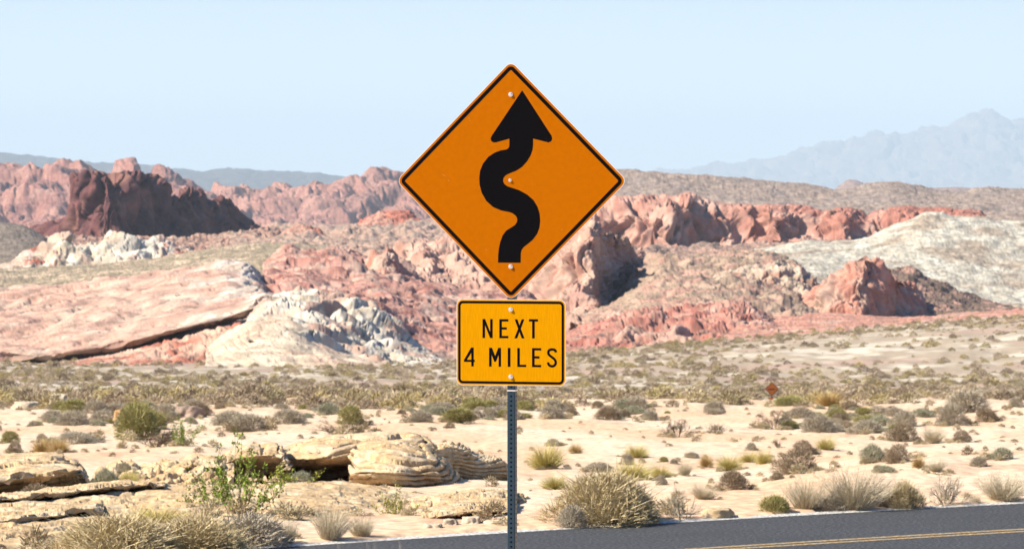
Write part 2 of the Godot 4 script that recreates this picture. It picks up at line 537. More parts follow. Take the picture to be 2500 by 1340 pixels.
func build_far() -> void:
	# hazy mountain far off on the right
	patch({"name": "mountain", "cr": 0.0, "px": [1560, 2800], "step": 3.0, "mat": M.rock_far, "s": 60.0, "a": 22.0, "vy": 0.6, "fs": 50.0, "fa": 9.0,
		"cols": [Color(0.22, 0.16, 0.14), Color(0.30, 0.22, 0.19)],
		"lines": [ln(49000, [1560, 468, 2800, 468]),
			ln(50500, [1560, 440, 1900, 425, 2200, 405, 2420, 385, 2600, 400, 2800, 430]),
			ln(52000, [1560, 430, 1620, 413, 1700, 405, 1860, 384, 1900, 373, 1960, 358, 2020, 346, 2060, 339, 2100, 330, 2150, 323, 2175, 321, 2200, 326, 2230, 315, 2270, 305, 2310, 297, 2350, 286, 2380, 271, 2405, 263, 2430, 266, 2460, 281, 2500, 294, 2560, 308, 2650, 340, 2800, 380]),
			ln(57000, [1560, 470, 2800, 470])]})
	patch({"name": "mountain", "cr": 0.0, "px": [-350, 960], "step": 3.0, "mat": M.rock_far, "s": 55.0, "a": 6.0, "vy": 0.6, "fs": 40.0, "fa": 4.0,
		"cols": [Color(0.09, 0.082, 0.085), Color(0.13, 0.115, 0.11)],
		"lines": [ln(19000, [-350, 475, 960, 475]),
			ln(20000, [-350, 430, 300, 430, 700, 440, 960, 455]),
			ln(21000, [-350, 380, -100, 372, 0, 371, 50, 376, 80, 380, 120, 382, 160, 388, 240, 396, 300, 400, 350, 402, 400, 408, 440, 412, 480, 417, 520, 415, 545, 410, 600, 412, 660, 416, 720, 418, 780, 421, 830, 431, 900, 447, 960, 456]),
			ln(23500, [-350, 470, 960, 470])]})
	patch({"name": "mesa", "cr": 0.0, "px": [2030, 2420], "step": 3.0, "mat": M.rock_far, "s": 20.0, "a": 2.0, "fa": 1.0,
		"cols": [Color(0.30, 0.2, 0.17), Color(0.36, 0.25, 0.2)],
		"lines": [ln(8800, [2030, 475, 2420, 475]),
			ln(9000, [2030, 470, 2050, 452, 2075, 438, 2092, 439, 2110, 446, 2150, 462, 2270, 458, 2330, 456, 2380, 460, 2420, 470]),
			ln(9600, [2030, 475, 2420, 475])]})
	# purple-red ridges behind the butte
	patch({"name": "ridge", "px": [-300, 560], "step": 2.4, "s": 85.0, "a": 40.0, "cr": 7.0, "vy": 0.6, "vz": 0.8, "fs": 30.0, "fa": 7.0, "a2": 0.4, "seed": 1.0,
		"cols": [Color(0.36, 0.175, 0.145), Color(0.44, 0.245, 0.20), Color(0.29, 0.145, 0.125)], "cs": 50.0,
		"lines": [ln(4800, [-300, 560, 560, 560]),
			ln(4900, [-300, 500, 0, 500, 300, 505, 560, 520]),
			ln(5010, [-300, 440, 0, 440, 200, 445, 400, 460, 560, 500]),
			ln(5160, [-300, 400, -100, 396, 0, 395, 70, 391, 140, 391, 200, 397, 240, 408, 275, 412, 300, 404, 322, 395, 345, 406, 358, 424, 372, 428, 388, 412, 410, 415, 440, 432, 480, 455, 520, 470, 560, 500]),
			ln(5600, [-300, 560, 560, 560])]})
	patch({"name": "ridge", "px": [440, 1480], "step": 2.4, "s": 75.0, "a": 36.0, "cr": 7.0, "vy": 0.45, "vz": 0.8, "fs": 30.0, "fa": 7.0, "a2": 0.4, "seed": 2.0,
		"cols": [Color(0.38, 0.195, 0.16), Color(0.44, 0.25, 0.205), Color(0.31, 0.165, 0.14)], "cs": 50.0,
		"lines": [ln(5500, [440, 560, 1480, 560]),
			ln(5600, [440, 535, 800, 530, 1480, 530]),
			ln(5700, [440, 490, 700, 480, 900, 470, 1480, 480]),
			ln(5820, [440, 480, 500, 466, 515, 455, 545, 442, 570, 445, 590, 441, 620, 448, 655, 461, 675, 447, 700, 441, 740, 446, 780, 449, 810, 447, 830, 437, 860, 427, 900, 418, 940, 416, 1000, 419, 1060, 424, 1200, 420, 1480, 416]),
			ln(6400, [440, 560, 1480, 560])]})
	# grey-brown hill above the red cliffs
	patch({"name": "hill", "cr": 0.0, "px": [1380, 2760], "step": 2.4, "s": 120.0, "a": 10.0, "fs": 40.0, "fa": 5.0, "seed": 3.0,
		"cols": [Color(0.33, 0.26, 0.22), Color(0.38, 0.295, 0.245), Color(0.32, 0.26, 0.23)], "cs": 80.0, "csy": 2.0, "veg": Color(0.16, 0.13, 0.10, 0.5), "vegs": 7.0, "vegt": 0.2,
		"lines": [ln(1900, [1380, 560, 2760, 560]),
			ln(1960, [1380, 500, 1700, 500, 2000, 510, 2300, 510, 2760, 530]),
			ln(2060, [1380, 455, 1600, 458, 1800, 468, 2000, 482, 2160, 470, 2300, 485, 2400, 478, 2760, 490]),
			ln(2200, [1380, 410, 1530, 415, 1600, 419, 1650, 424, 1700, 429, 1760, 432, 1830, 438, 1880, 441, 1920, 444, 1960, 447, 2000, 455, 2050, 462, 2090, 458, 2110, 450, 2140, 445, 2170, 443, 2200, 446, 2240, 455, 2290, 464, 2330, 468, 2365, 464, 2385, 457, 2410, 456, 2440, 459, 2500, 461, 2760, 466]),
			ln(2600, [1380, 560, 2760, 560])]})

func build_middle() -> void:
	# the red cliff band on the right
	patch({"name": "red_cliff", "px": [1380, 2410], "step": 1.9, "flat": 3.0, "gy": 34.0, "s": 60.0, "a": 44.0, "vy": 0.2, "vz": 0.6, "fs": 24.0, "fa": 5.0, "a2": 0.4, "seed": 4.0,
		"label": "long band of rounded red sandstone cliffs below the grey-brown hill", "cat": "cliff",
		"cols": [Color(0.49, 0.27, 0.215), Color(0.42, 0.20, 0.155), Color(0.52, 0.33, 0.27)], "cs": 60.0, "csy": 0.6,
		"grad": [[1380, Color(0.56, 0.34, 0.27)], [1850, Color(0.47, 0.25, 0.195)], [2000, Color(0.42, 0.19, 0.145)], [2410, Color(0.38, 0.16, 0.12)]],
		"lines": [ln(1705, [1380, 600, 1560, 618, 1650, 622, 1750, 608, 1850, 598, 2050, 592, 2120, 588, 2200, 560, 2280, 540, 2390, 532, 2410, 540]),
			ln([1380, 1720, 1500, 1725, 1600, 1712, 1680, 1716, 1720, 1730, 1850, 1745, 1880, 1722, 2000, 1742, 2060, 1722, 2120, 1745, 2410, 1740], [1380, 560, 1560, 585, 1650, 590, 1750, 575, 1850, 570, 2050, 565, 2120, 563, 2200, 538, 2280, 527, 2390, 522, 2410, 535]),
			ln([1380, 1728, 1500, 1733, 1600, 1722, 1680, 1726, 1720, 1740, 1850, 1755, 1880, 1732, 2000, 1752, 2060, 1732, 2120, 1753, 2410, 1750], [1380, 510, 1560, 510, 1650, 500, 1750, 515, 1850, 518, 2050, 525, 2120, 535, 2200, 515, 2280, 512, 2390, 516, 2410, 530]),
			ln(1765, [1380, 495, 1490, 478, 1510, 476, 1540, 478, 1570, 476, 1600, 474, 1640, 478, 1660, 474, 1685, 471, 1710, 478, 1760, 490, 1800, 495, 1850, 497, 1885, 496, 1900, 498, 1960, 498, 1990, 505, 2010, 510, 2030, 508, 2060, 506, 2090, 505, 2112, 512, 2120, 524, 2140, 512, 2180, 505, 2230, 502, 2290, 505, 2340, 510, 2390, 512, 2410, 526]),
			ln(1900, [1380, 540, 2410, 560])]})
	# talus and low hills before the cliffs
	patch({"name": "hill", "cr": 0.0, "px": [1480, 2140], "step": 2.4, "s": 46.0, "a": 20.0, "fs": 25.0, "fa": 5.0, "seed": 5.0,
		"cols": [Color(0.36, 0.24, 0.19), Color(0.44, 0.28, 0.22), UMBER], "cs": 60.0, "veg": Color(0.17, 0.13, 0.11, 0.6), "vegs": 14.0, "vegt": 0.12,
		"lines": [ln(1400, [1480, 660, 2140, 640]),
			ln(1480, [1480, 630, 1600, 615, 1700, 612, 1800, 610, 1900, 606, 2140, 610]),
			ln(1540, [1480, 610, 1560, 602, 1620, 598, 1680, 603, 1730, 590, 1790, 596, 1850, 588, 1900, 590, 2000, 585, 2140, 580]),
			ln(1650, [1480, 640, 2140, 640])]})
	# pale green-white slope at the far right
	patch({"name": "pale_slope", "cr": 0.0, "px": [1840, 2780], "step": 2.4, "s": 90.0, "a": 7.0, "a2": 0.2, "fs": 50.0, "fa": 6.0, "seed": 6.0,
		"cols": [Color(0.52, 0.48, 0.40), Color(0.60, 0.58, 0.50), Color(0.40, 0.33, 0.26)], "cs": 80.0, "csy": 1.4, "veg": Color(0.30, 0.26, 0.20, 0.55), "vegs": 12.0, "vegt": 0.1,
		"lines": [ln(1080, [1840, 720, 2100, 760, 2400, 790, 2780, 800]),
			ln(1130, [1840, 650, 1950, 660, 2100, 690, 2300, 720, 2500, 740, 2780, 740]),
			ln(1200, [1840, 620, 1950, 622, 2100, 625, 2250, 620, 2500, 640, 2780, 650]),
			ln(1280, [1840, 612, 1900, 600, 1960, 588, 2000, 587, 2060, 588, 2130, 575, 2180, 550, 2230, 531, 2270, 518, 2300, 520, 2330, 525, 2390, 527, 2440, 536, 2500, 541, 2780, 550]),
			ln(1450, [1840, 650, 2780, 640])]})
	# the dark butte
	patch({"name": "butte", "px": [70, 730], "step": 1.8, "flat": 4.0, "gy": 32.0, "s": 46.0, "a": 30.0, "vy": 0.12, "vz": 0.7, "fs": 22.0, "fa": 7.0, "a2": 0.45, "seed": 7.0,
		"label": "dark maroon sandstone butte rising above the plain on the left", "cat": "butte",
		"cols": [Color(0.17, 0.074, 0.072), Color(0.125, 0.056, 0.062), Color(0.24, 0.12, 0.10)], "cs": 50.0, "csy": 0.5,
		"lines": [ln([70, 1750, 170, 1700, 270, 1682, 420, 1732, 600, 1790, 730, 1810], [70, 568, 170, 590, 250, 598, 420, 600, 500, 605, 600, 590, 730, 590]),
			ln([70, 1760, 170, 1716, 260, 1700, 420, 1746, 600, 1800, 730, 1815], [70, 562, 170, 556, 250, 560, 420, 560, 500, 565, 600, 560, 650, 565, 730, 580]),
			ln([70, 1765, 170, 1724, 260, 1708, 420, 1755, 600, 1806, 730, 1815], [70, 558, 120, 545, 165, 520, 172, 480, 250, 480, 330, 485, 416, 510, 500, 515, 560, 525, 614, 548, 650, 562, 730, 578]),
			ln([70, 1770, 170, 1730, 260, 1718, 420, 1768, 600, 1812, 730, 1815], [70, 556, 125, 540, 163, 526, 170, 430, 180, 423, 226, 421, 267, 425, 301, 426, 334, 428, 364, 433, 389, 446, 405, 460, 416, 482, 430, 480, 442, 466, 468, 463, 493, 470, 510, 490, 539, 482, 564, 492, 585, 514, 614, 538, 648, 558, 730, 576]),
			ln([70, 1780, 170, 1750, 260, 1745, 420, 1790, 600, 1825, 730, 1820], [70, 553, 125, 538, 165, 522, 172, 424, 196, 420, 226, 418, 251, 420, 267, 423, 301, 423, 334, 425, 364, 429, 389, 440, 405, 455, 416, 478, 430, 476, 439, 461, 468, 459, 493, 465, 510, 486, 539, 478, 564, 488, 585, 511, 614, 536, 648, 557, 730, 574]),
			ln(1900, [70, 600, 730, 600])]})
	patch({"name": "rubble_slope", "cr": 3.0, "px": [-300, 860], "step": 2.2, "s": 36.0, "a": 16.0, "fs": 20.0, "fa": 5.0, "seed": 51.0,
		"cols": [Color(0.40, 0.24, 0.19), Color(0.34, 0.19, 0.15), Color(0.46, 0.32, 0.25)], "cs": 50.0, "veg": Color(0.26, 0.21, 0.15, 0.6), "vegs": 10.0, "vegt": 0.08,
		"lines": [ln(1480, [-300, 660, 860, 650]), ln(1540, [-300, 632, 100, 628, 300, 622, 500, 614, 640, 604, 860, 600]), ln(1620, [-300, 600, 60, 600, 150, 592, 300, 594, 450, 590, 560, 580, 650, 574, 740, 580, 860, 588]), ln(1690, [-300, 596, 60, 584, 150, 572, 260, 578, 420, 576, 520, 574, 600, 562, 660, 560, 720, 572, 860, 584]), ln(1780, [-300, 640, 860, 640])]})
	patch({"name": "hill", "cr": 0.0, "px": [-260, 150], "step": 2.4, "s": 80.0, "a": 6.0, "fs": 30.0, "fa": 4.0, "seed": 8.0,
		"cols": [Color(0.22, 0.18, 0.15), Color(0.27, 0.22, 0.18)], "veg": Color(0.13, 0.11, 0.09, 0.6), "vegs": 8.0,
		"lines": [ln(1480, [-260, 640, 150, 650]), ln(1520, [-260, 585, 0, 590, 90, 600, 150, 630]), ln(1580, [-260, 535, 0, 541, 50, 549, 90, 566, 120, 586, 150, 620]), ln(1700, [-260, 640, 150, 650])]})
	# low ground and knobs between butte and sign
	patch({"name": "hill", "cr": 0.0, "px": [560, 1460], "step": 2.4, "s": 60.0, "a": 18.0, "fs": 25.0, "fa": 5.0, "seed": 9.0,
		"cols": [Color(0.42, 0.28, 0.22), Color(0.36, 0.28, 0.23), Color(0.47, 0.31, 0.24)], "cs": 70.0, "veg": Color(0.27, 0.24, 0.18, 0.6), "vegs": 12.0,
		"lines": [ln(1380, [560, 640, 1240, 640, 1460, 645]),
			ln(1450, [560, 600, 700, 592, 900, 596, 1240, 596, 1460, 645]),
			ln(1700, [560, 575, 640, 572, 700, 556, 740, 548, 790, 566, 850, 556, 920, 556, 1000, 552, 1240, 552, 1460, 645]),
			ln(2100, [560, 560, 700, 548, 900, 545, 1000, 536, 1240, 530, 1460, 645]),
			ln(2500, [560, 600, 1240, 600, 1460, 645])]})
	patch({"name": "red_mound", "px": [862, 1060], "step": 1.8, "s": 26.0, "a": 9.0, "fs": 12.0, "fa": 3.0, "seed": 10.0,
		"label": "low red rocky knob just left of the sign, below the purple ridge", "cat": "rock",
		"cols": [RED, BRICK, PINK],
		"lines": [ln(1850, [862, 565, 1060, 565]), ln(1880, [862, 556, 900, 545, 960, 540, 1010, 540, 1060, 556]), ln(1910, [862, 552, 890, 530, 930, 515, 970, 511, 1000, 515, 1020, 530, 1060, 552]), ln(1960, [862, 565, 1060, 565])]})
	patch({"name": "pink_mound", "px": [670, 810], "step": 1.8, "s": 26.0, "a": 8.0, "fs": 12.0, "fa": 3.0, "seed": 11.0,
		"label": "low pink rocky knob right of the dark butte's foot", "cat": "rock",
		"cols": [PINK, PALE_PINK, RED],
		"lines": [ln(1560, [670, 592, 810, 592]), ln(1575, [670, 584, 740, 570, 810, 584]), ln(1590, [670, 580, 700, 558, 735, 547, 770, 556, 810, 580]), ln(1620, [670, 592, 810, 592])]})
	# cream rocks at the butte's foot
	patch({"name": "cream_rocks", "px": [-60, 500], "step": 1.8, "cr": 6.0, "st": 0.8, "sth": 14.0, "stt": 0.5, "s": 58.0, "a": 27.0, "vy": 0.5, "fs": 22.0, "fa": 5.0, "a2": 0.35, "seed": 12.0,
		"label": "row of cream and white rounded rocks below the dark butte", "cat": "rock",
		"cols": [CREAM, CHALK, Color(0.56, 0.42, 0.33)], "cs": 40.0,
		"grad": [[-60, CREAM], [40, PALE_PINK], [60, BRICK], [105, BRICK], [125, CREAM], [370, CHALK], [400, RED], [500, PINK]],
		"lines": [ln(1225, [-60, 670, 100, 668, 300, 660, 500, 640]),
			ln(1240, [-60, 656, 60, 640, 150, 620, 200, 625, 290, 615, 400, 615, 500, 625]),
			ln(1255, [-60, 652, 20, 642, 60, 606, 85, 601, 130, 577, 150, 563, 166, 569, 185, 591, 200, 587, 240, 591, 255, 571, 290, 561, 330, 568, 358, 584, 375, 575, 400, 573, 430, 591, 470, 606, 500, 618]),
			ln(1300, [-60, 670, 500, 640])]})
	# scrubby rise with cream sand behind the big slab
	patch({"name": "scrub_rise", "cr": 0.0, "px": [-300, 800], "step": 2.6, "s": 90.0, "a": 6.0, "fs": 30.0, "fa": 4.0, "seed": 13.0,
		"cols": [Color(0.34, 0.28, 0.20), Color(0.44, 0.34, 0.24), Color(0.58, 0.45, 0.33)], "cs": 70.0, "csy": 3.0, "veg": Color(0.22, 0.19, 0.13, 0.75), "vegs": 6.0, "vegt": 0.0,
		"lines": [ln(790, [-300, 780, 0, 770, 300, 740, 600, 700, 800, 690]),
			ln(830, [-300, 735, 0, 725, 200, 700, 400, 668, 560, 640, 700, 625, 800, 625]),
			ln(900, [-300, 690, 0, 690, 200, 665, 400, 640, 560, 612, 700, 604, 800, 606]),
			ln(980, [-300, 660, 0, 652, 150, 650, 300, 640, 420, 624, 520, 607, 600, 597, 680, 594, 760, 600, 800, 604]),
			ln(1150, [-300, 720, 800, 680])]})
	# the great pink slab: upper sheet with an overhanging lower lip, lower shelf before it
	patch({"name": "slickrock_slab", "px": [-300, 690], "step": 1.9, "s": 150.0, "a": 16.0, "fs": 60.0, "fa": 4.0, "fd": 0.8, "cr": 11.0, "crv": Vector3(0.45, 2.2, 1.2), "a2": 0.25, "seed": 14.0, "stt": 0.3, "st": 2.0, "sth": 22.0,
		"label": "broad pink and cream slickrock slab split by a long dark crevice", "cat": "rock",
		"cols": [PALE_PINK, Color(0.56, 0.42, 0.335), Color(0.52, 0.33, 0.26)], "cs": 90.0, "csy": 2.0, "veg": Color(0.36, 0.28, 0.2, 0.35), "vegs": 14.0, "vegt": 0.3,
		"grad": [[-300, PINK], [150, Color(0.57, 0.36, 0.28)], [380, PALE_PINK], [520, Color(0.62, 0.52, 0.45)], [690, CHALK]],
		"lines": [ln(668, [-300, 905, 60, 900, 170, 879, 250, 870, 330, 851, 420, 827, 500, 806, 560, 791, 610, 778, 650, 758, 690, 770]),
			ln(650, [-300, 892, 100, 886, 170, 872, 250, 862, 330, 842, 420, 818, 500, 797, 560, 782, 610, 768, 650, 742, 690, 740]),
			ln(648, [-300, 880, 100, 868, 170, 856, 250, 846, 330, 828, 420, 804, 500, 784, 560, 770, 610, 750, 650, 728, 690, 735]),
			ln(690, [-300, 800, 0, 790, 200, 770, 400, 735, 500, 715, 560, 700, 620, 700, 655, 715, 690, 735]),
			ln(730, [-300, 730, 0, 722, 200, 705, 400, 672, 480, 660, 540, 650, 590, 650, 640, 685, 660, 715, 690, 735]),
			ln(755, [-300, 712, -60, 702, 0, 696, 100, 692, 200, 682, 300, 669, 400, 656, 480, 650, 520, 641, 560, 632, 600, 640, 640, 668, 660, 712, 690, 735]),
			ln(820, [-300, 760, 690, 760])]})
	patch({"name": "slickrock_shelf", "px": [-300, 660], "step": 1.9, "s": 44.0, "a": 15.0, "fs": 30.0, "fa": 4.0, "a2": 0.4, "seed": 15.0, "vy": 1.4,
		"label": "low pink rock shelf in front of the long dark crevice", "cat": "rock",
		"cols": [Color(0.57, 0.36, 0.27), Color(0.60, 0.42, 0.32), RED], "cs": 60.0,
		"lines": [ln(600, [-300, 905, 300, 900, 660, 895]),
			ln(612, [-300, 894, 200, 890, 400, 884, 660, 880]),
			ln(636, [-300, 898, 100, 890, 180, 880, 260, 866, 340, 848, 430, 825, 500, 806, 560, 791, 620, 782, 660, 795]),
			ln(655, [-300, 930, 300, 900, 660, 850])]})
	# white boulder field in the middle
	patch({"name": "cream_ramp", "px": [500, 1000], "step": 1.8, "s": 130.0, "a": 12.0, "a2": 0.2, "fs": 50.0, "fa": 4.0, "fd": 0.8, "cr": 6.0, "crv": Vector3(0.5, 1.8, 1.0), "st": 1.6, "sth": 16.0, "stt": -0.3, "seed": 52.0,
		"label": "smooth cream rock ramp below the tumbled white rocks", "cat": "rock",
		"cols": [Color(0.64, 0.52, 0.40), CREAM, Color(0.60, 0.44, 0.33)], "cs": 80.0,
		"lines": [ln(572, [500, 910, 1000, 910]), ln(584, [500, 888, 650, 884, 800, 886, 900, 892, 1000, 898]), ln(606, [500, 862, 560, 832, 640, 806, 700, 806, 780, 836, 860, 872, 1000, 896]), ln(628, [500, 850, 540, 816, 600, 788, 660, 776, 720, 786, 800, 826, 880, 868, 1000, 894]), ln(680, [500, 880, 1000, 905])]})
	patch({"name": "white_rocks", "px": [600, 1100], "step": 1.6, "cr": 12.0, "st": 0.8, "sth": 16.0, "stt": -0.35, "s": 80.0, "a": 38.0, "fs": 34.0, "fa": 5.0, "fd": 0.8, "a2": 0.14, "seed": 16.0, "vy": 0.9,
		"label": "tumbled white rounded rocks at the foot of the red slope", "cat": "rock",
		"cols": [CHALK, CREAM, Color(0.55, 0.38, 0.30)], "cs": 50.0,
		"lines": [ln(600, [600, 830, 700, 845, 800, 870, 900, 895, 1100, 905]),
			ln(612, [600, 806, 700, 808, 800, 832, 880, 862, 960, 882, 1100, 892]),
			ln(630, [600, 785, 660, 760, 740, 762, 820, 782, 900, 815, 980, 850, 1100, 888]),
			ln(660, [600, 772, 640, 738, 680, 718, 730, 707, 780, 711, 830, 720, 860, 718, 900, 734, 940, 764, 980, 786, 1020, 834, 1060, 864, 1100, 886]),
			ln(720, [600, 850, 1100, 900])]})
	# red slope with its pinnacle, left of the sign
	patch({"name": "red_slope", "px": [640, 1380], "step": 1.9, "s": 110.0, "a": 20.0, "fs": 44.0, "fa": 5.0, "fd": 1.0, "cr": 14.0, "crv": Vector3(0.6, 1.6, 1.0), "a2": 0.35, "seed": 17.0, "stt": -0.25, "st": 2.0, "sth": 20.0,
		"label": "smooth red sandstone slope left of the sign plaque", "cat": "rock",
		"cols": [Color(0.51, 0.29, 0.235), Color(0.38, 0.165, 0.13), PALE_PINK], "cs": 55.0, "csy": 2.0,
		"lines": [ln(690, [640, 800, 800, 800, 960, 850, 1060, 880, 1290, 890, 1380, 890]),
			ln(700, [640, 740, 720, 735, 800, 750, 900, 760, 960, 800, 1040, 845, 1110, 850, 1290, 860, 1380, 890]),
			ln(725, [640, 700, 720, 700, 800, 715, 900, 715, 1000, 745, 1100, 780, 1290, 800, 1380, 890]),
			ln(770, [640, 655, 720, 650, 800, 660, 900, 668, 1000, 688, 1100, 705, 1290, 725, 1380, 890]),
			ln(820, [640, 640, 680, 610, 700, 596, 740, 605, 780, 606, 830, 602, 880, 622, 1000, 664, 1050, 688, 1120, 700, 1190, 712, 1290, 715, 1380, 890]),
			ln(900, [640, 680, 1290, 740, 1380, 890])]})
	patch({"name": "red_pinnacle", "px": [868, 1040], "step": 1.5, "s": 46.0, "a": 13.0, "vy": 0.45, "fs": 14.0, "fa": 4.0, "a2": 0.4, "seed": 18.0,
		"label": "small red pinnacle with two peaks on the pink slope left of the sign", "cat": "rock",
		"cols": [Color(0.53, 0.29, 0.22), Color(0.45, 0.20, 0.15), PALE_PINK], "cs": 40.0,
		"lines": [ln([868, 790, 940, 782, 1040, 800], [868, 690, 1040, 690]),
			ln([868, 796, 940, 788, 1040, 806], [868, 676, 900, 665, 950, 665, 1000, 672, 1040, 684]),
			ln([868, 800, 940, 794, 1040, 808], [868, 664, 895, 640, 912, 615, 930, 622, 955, 620, 978, 645, 1000, 666, 1040, 682]),
			ln([868, 803, 940, 800, 1040, 810], [868, 660, 890, 632, 908, 604, 914, 602, 922, 616, 934, 608, 944, 597, 954, 603, 965, 618, 980, 640, 1000, 664, 1040, 682]),
			ln(830, [868, 690, 1040, 690])]})
	patch({"name": "pink_rocks", "px": [940, 1410], "step": 1.7, "cr": 9.0, "s": 66.0, "a": 30.0, "vy": 0.7, "fs": 22.0, "fa": 6.0, "a2": 0.35, "seed": 19.0,
		"label": "jumble of pale pink rocks partly hidden behind the diamond sign", "cat": "rock",
		"cols": [PALE_PINK, PINK, Color(0.55, 0.36, 0.29)], "cs": 60.0,
		"lines": [ln(830, [940, 720, 1330, 740, 1410, 760]),
			ln(845, [940, 690, 1050, 690, 1150, 700, 1330, 710, 1410, 760]),
			ln(870, [940, 640, 1050, 640, 1150, 650, 1330, 660, 1410, 760]),
			ln(900, [940, 610, 980, 592, 1010, 577, 1050, 575, 1070, 569, 1120, 575, 1170, 588, 1330, 590, 1410, 760]),
			ln(980, [940, 650, 1330, 650, 1410, 760])]})
	# the big pink rock right of the sign
	patch({"name": "pink_bluff", "px": [1255, 1660], "step": 1.6, "gy": 16.0, "cr": 6.0, "s": 64.0, "a": 32.0, "vy": 0.42, "fs": 20.0, "fa": 6.0, "a2": 0.45, "seed": 20.0,
		"label": "tall pink bluff with a shaded right face beside the sign", "cat": "rock",
		"cols": [PALE_PINK, PINK, Color(0.50, 0.30, 0.25)], "cs": 60.0,
		"lines": [ln([1255, 800, 1440, 780, 1560, 850, 1660, 860], [1255, 800, 1400, 790, 1560, 760, 1660, 740]),
			ln([1255, 815, 1400, 795, 1450, 798, 1560, 862, 1660, 870], [1255, 745, 1350, 745, 1420, 735, 1500, 728, 1560, 720, 1660, 715]),
			ln([1255, 830, 1400, 806, 1450, 808, 1560, 868, 1660, 876], [1255, 700, 1330, 690, 1400, 665, 1450, 640, 1510, 650, 1560, 660, 1610, 680, 1660, 700]),
			ln([1255, 840, 1400, 812, 1450, 812, 1560, 872, 1660, 880], [1255, 670, 1330, 640, 1380, 610, 1410, 580, 1440, 560, 1470, 572, 1510, 590, 1550, 612, 1590, 640, 1660, 690]),
			ln([1255, 860, 1450, 826, 1560, 880, 1660, 890], [1255, 660, 1330, 622, 1370, 600, 1400, 571, 1430, 550, 1445, 543, 1470, 554, 1510, 574, 1550, 594, 1590, 624, 1660, 685]),
			ln(960, [1255, 720, 1660, 720])]})
	patch({"name": "olive_hill", "cr": 0.0, "px": [1420, 2140], "step": 2.1, "s": 60.0, "a": 18.0, "fs": 30.0, "fa": 6.0, "seed": 21.0,
		"cols": [Color(0.37, 0.275, 0.205), Color(0.44, 0.31, 0.24), Color(0.50, 0.30, 0.235)], "cs": 60.0, "veg": Color(0.23, 0.185, 0.135, 0.6), "vegs": 8.0, "vegt": 0.1,
		"lines": [ln(735, [1420, 800, 1700, 790, 2140, 815]),
			ln(760, [1420, 770, 1520, 752, 1600, 735, 1700, 725, 1850, 735, 1950, 752, 2050, 790, 2140, 812]),
			ln(810, [1420, 765, 1500, 735, 1560, 690, 1650, 668, 1800, 668, 1900, 680, 1980, 715, 2060, 772, 2140, 810]),
			ln(860, [1420, 760, 1500, 725, 1545, 670, 1575, 632, 1620, 620, 1700, 622, 1800, 612, 1880, 614, 1940, 635, 2000, 690, 2060, 765, 2140, 808]),
			ln(930, [1420, 800, 2000, 740, 2140, 815])]})
	patch({"name": "pale_blocks", "px": [1730, 2010], "step": 1.6, "s": 38.0, "a": 17.0, "fs": 14.0, "fa": 4.0, "a2": 0.5, "seed": 22.0,
		"label": "pale pink broken rocks on the olive hillside", "cat": "rock",
		"cols": [Color(0.60, 0.45, 0.37), CREAM, PINK], "cs": 30.0, "veg": Color(0.28, 0.22, 0.16, 0.7), "vegs": 12.0, "vegt": 0.05,
		"lines": [ln(792, [1730, 715, 2010, 730]), ln(800, [1730, 695, 1850, 695, 1920, 700, 2010, 715]), ln(812, [1730, 680, 1790, 655, 1850, 640, 1900, 638, 1950, 650, 2010, 700]), ln(850, [1730, 715, 2010, 730])]})
	# low red rocks right of the plaque
	patch({"name": "low_red_rocks", "px": [1340, 1900], "step": 1.6, "cr": 10.0, "s": 70.0, "a": 44.0, "vy": 0.7, "fs": 24.0, "fa": 6.0, "a2": 0.35, "seed": 23.0,
		"label": "low broken red rocks with dark gaps right of the plaque", "cat": "rock",
		"cols": [Color(0.48, 0.24, 0.19), Color(0.34, 0.13, 0.105), Color(0.54, 0.34, 0.275)], "cs": 60.0, "veg": Color(0.33, 0.24, 0.19, 0.55), "vegs": 40.0, "vegt": 0.1,
		"lines": [ln(690, [1340, 875, 1500, 868, 1700, 848, 1900, 812]),
			ln(700, [1340, 858, 1500, 845, 1700, 822, 1900, 798]),
			ln(712, [1340, 845, 1420, 822, 1500, 810, 1600, 790, 1700, 785, 1800, 772, 1850, 778, 1900, 790]),
			ln(745, [1340, 838, 1400, 808, 1440, 785, 1500, 765, 1560, 748, 1620, 745, 1700, 740, 1780, 731, 1830, 736, 1850, 752, 1900, 782]),
			ln(800, [1340, 850, 1900, 800])]})
	patch({"name": "pink_ground", "cr": 0.0, "px": [1780, 2560], "step": 2.2, "s": 70.0, "a": 6.0, "fs": 20.0, "fa": 3.0, "seed": 24.0,
		"cols": [Color(0.54, 0.28, 0.215), Color(0.50, 0.24, 0.18), PALE_PINK], "cs": 60.0, "veg": Color(0.33, 0.24, 0.17, 0.5), "vegs": 9.0, "vegt": 0.12,
		"lines": [ln(660, [1780, 835, 2100, 822, 2560, 790]), ln(700, [1780, 812, 2000, 800, 2200, 790, 2560, 768]), ln(770, [1780, 775, 1900, 765, 2000, 762, 2200, 772, 2400, 760, 2560, 748]), ln(850, [1780, 800, 2560, 780])]})
	# dark hill with the red pinnacles
	patch({"name": "dark_hill", "px": [2060, 2560], "step": 1.9, "s": 60.0, "a": 12.0, "fs": 24.0, "fa": 6.0, "seed": 25.0,
		"cols": [Color(0.20, 0.145, 0.115), Color(0.26, 0.18, 0.145), Color(0.46, 0.28, 0.22)], "cs": 45.0, "veg": Color(0.13, 0.10, 0.085, 0.7), "vegs": 10.0, "vegt": 0.1,
		"lines": [ln(790, [2060, 800, 2560, 780]), ln(810, [2060, 760, 2250, 770, 2400, 765, 2560, 765]), ln(835, [2060, 700, 2200, 700, 2300, 720, 2400, 742, 2560, 760]), ln(860, [2060, 680, 2120, 650, 2180, 655, 2230, 655, 2280, 682, 2330, 701, 2380, 721, 2440, 741, 2490, 755, 2560, 765]), ln(930, [2060, 740, 2560, 790])]})
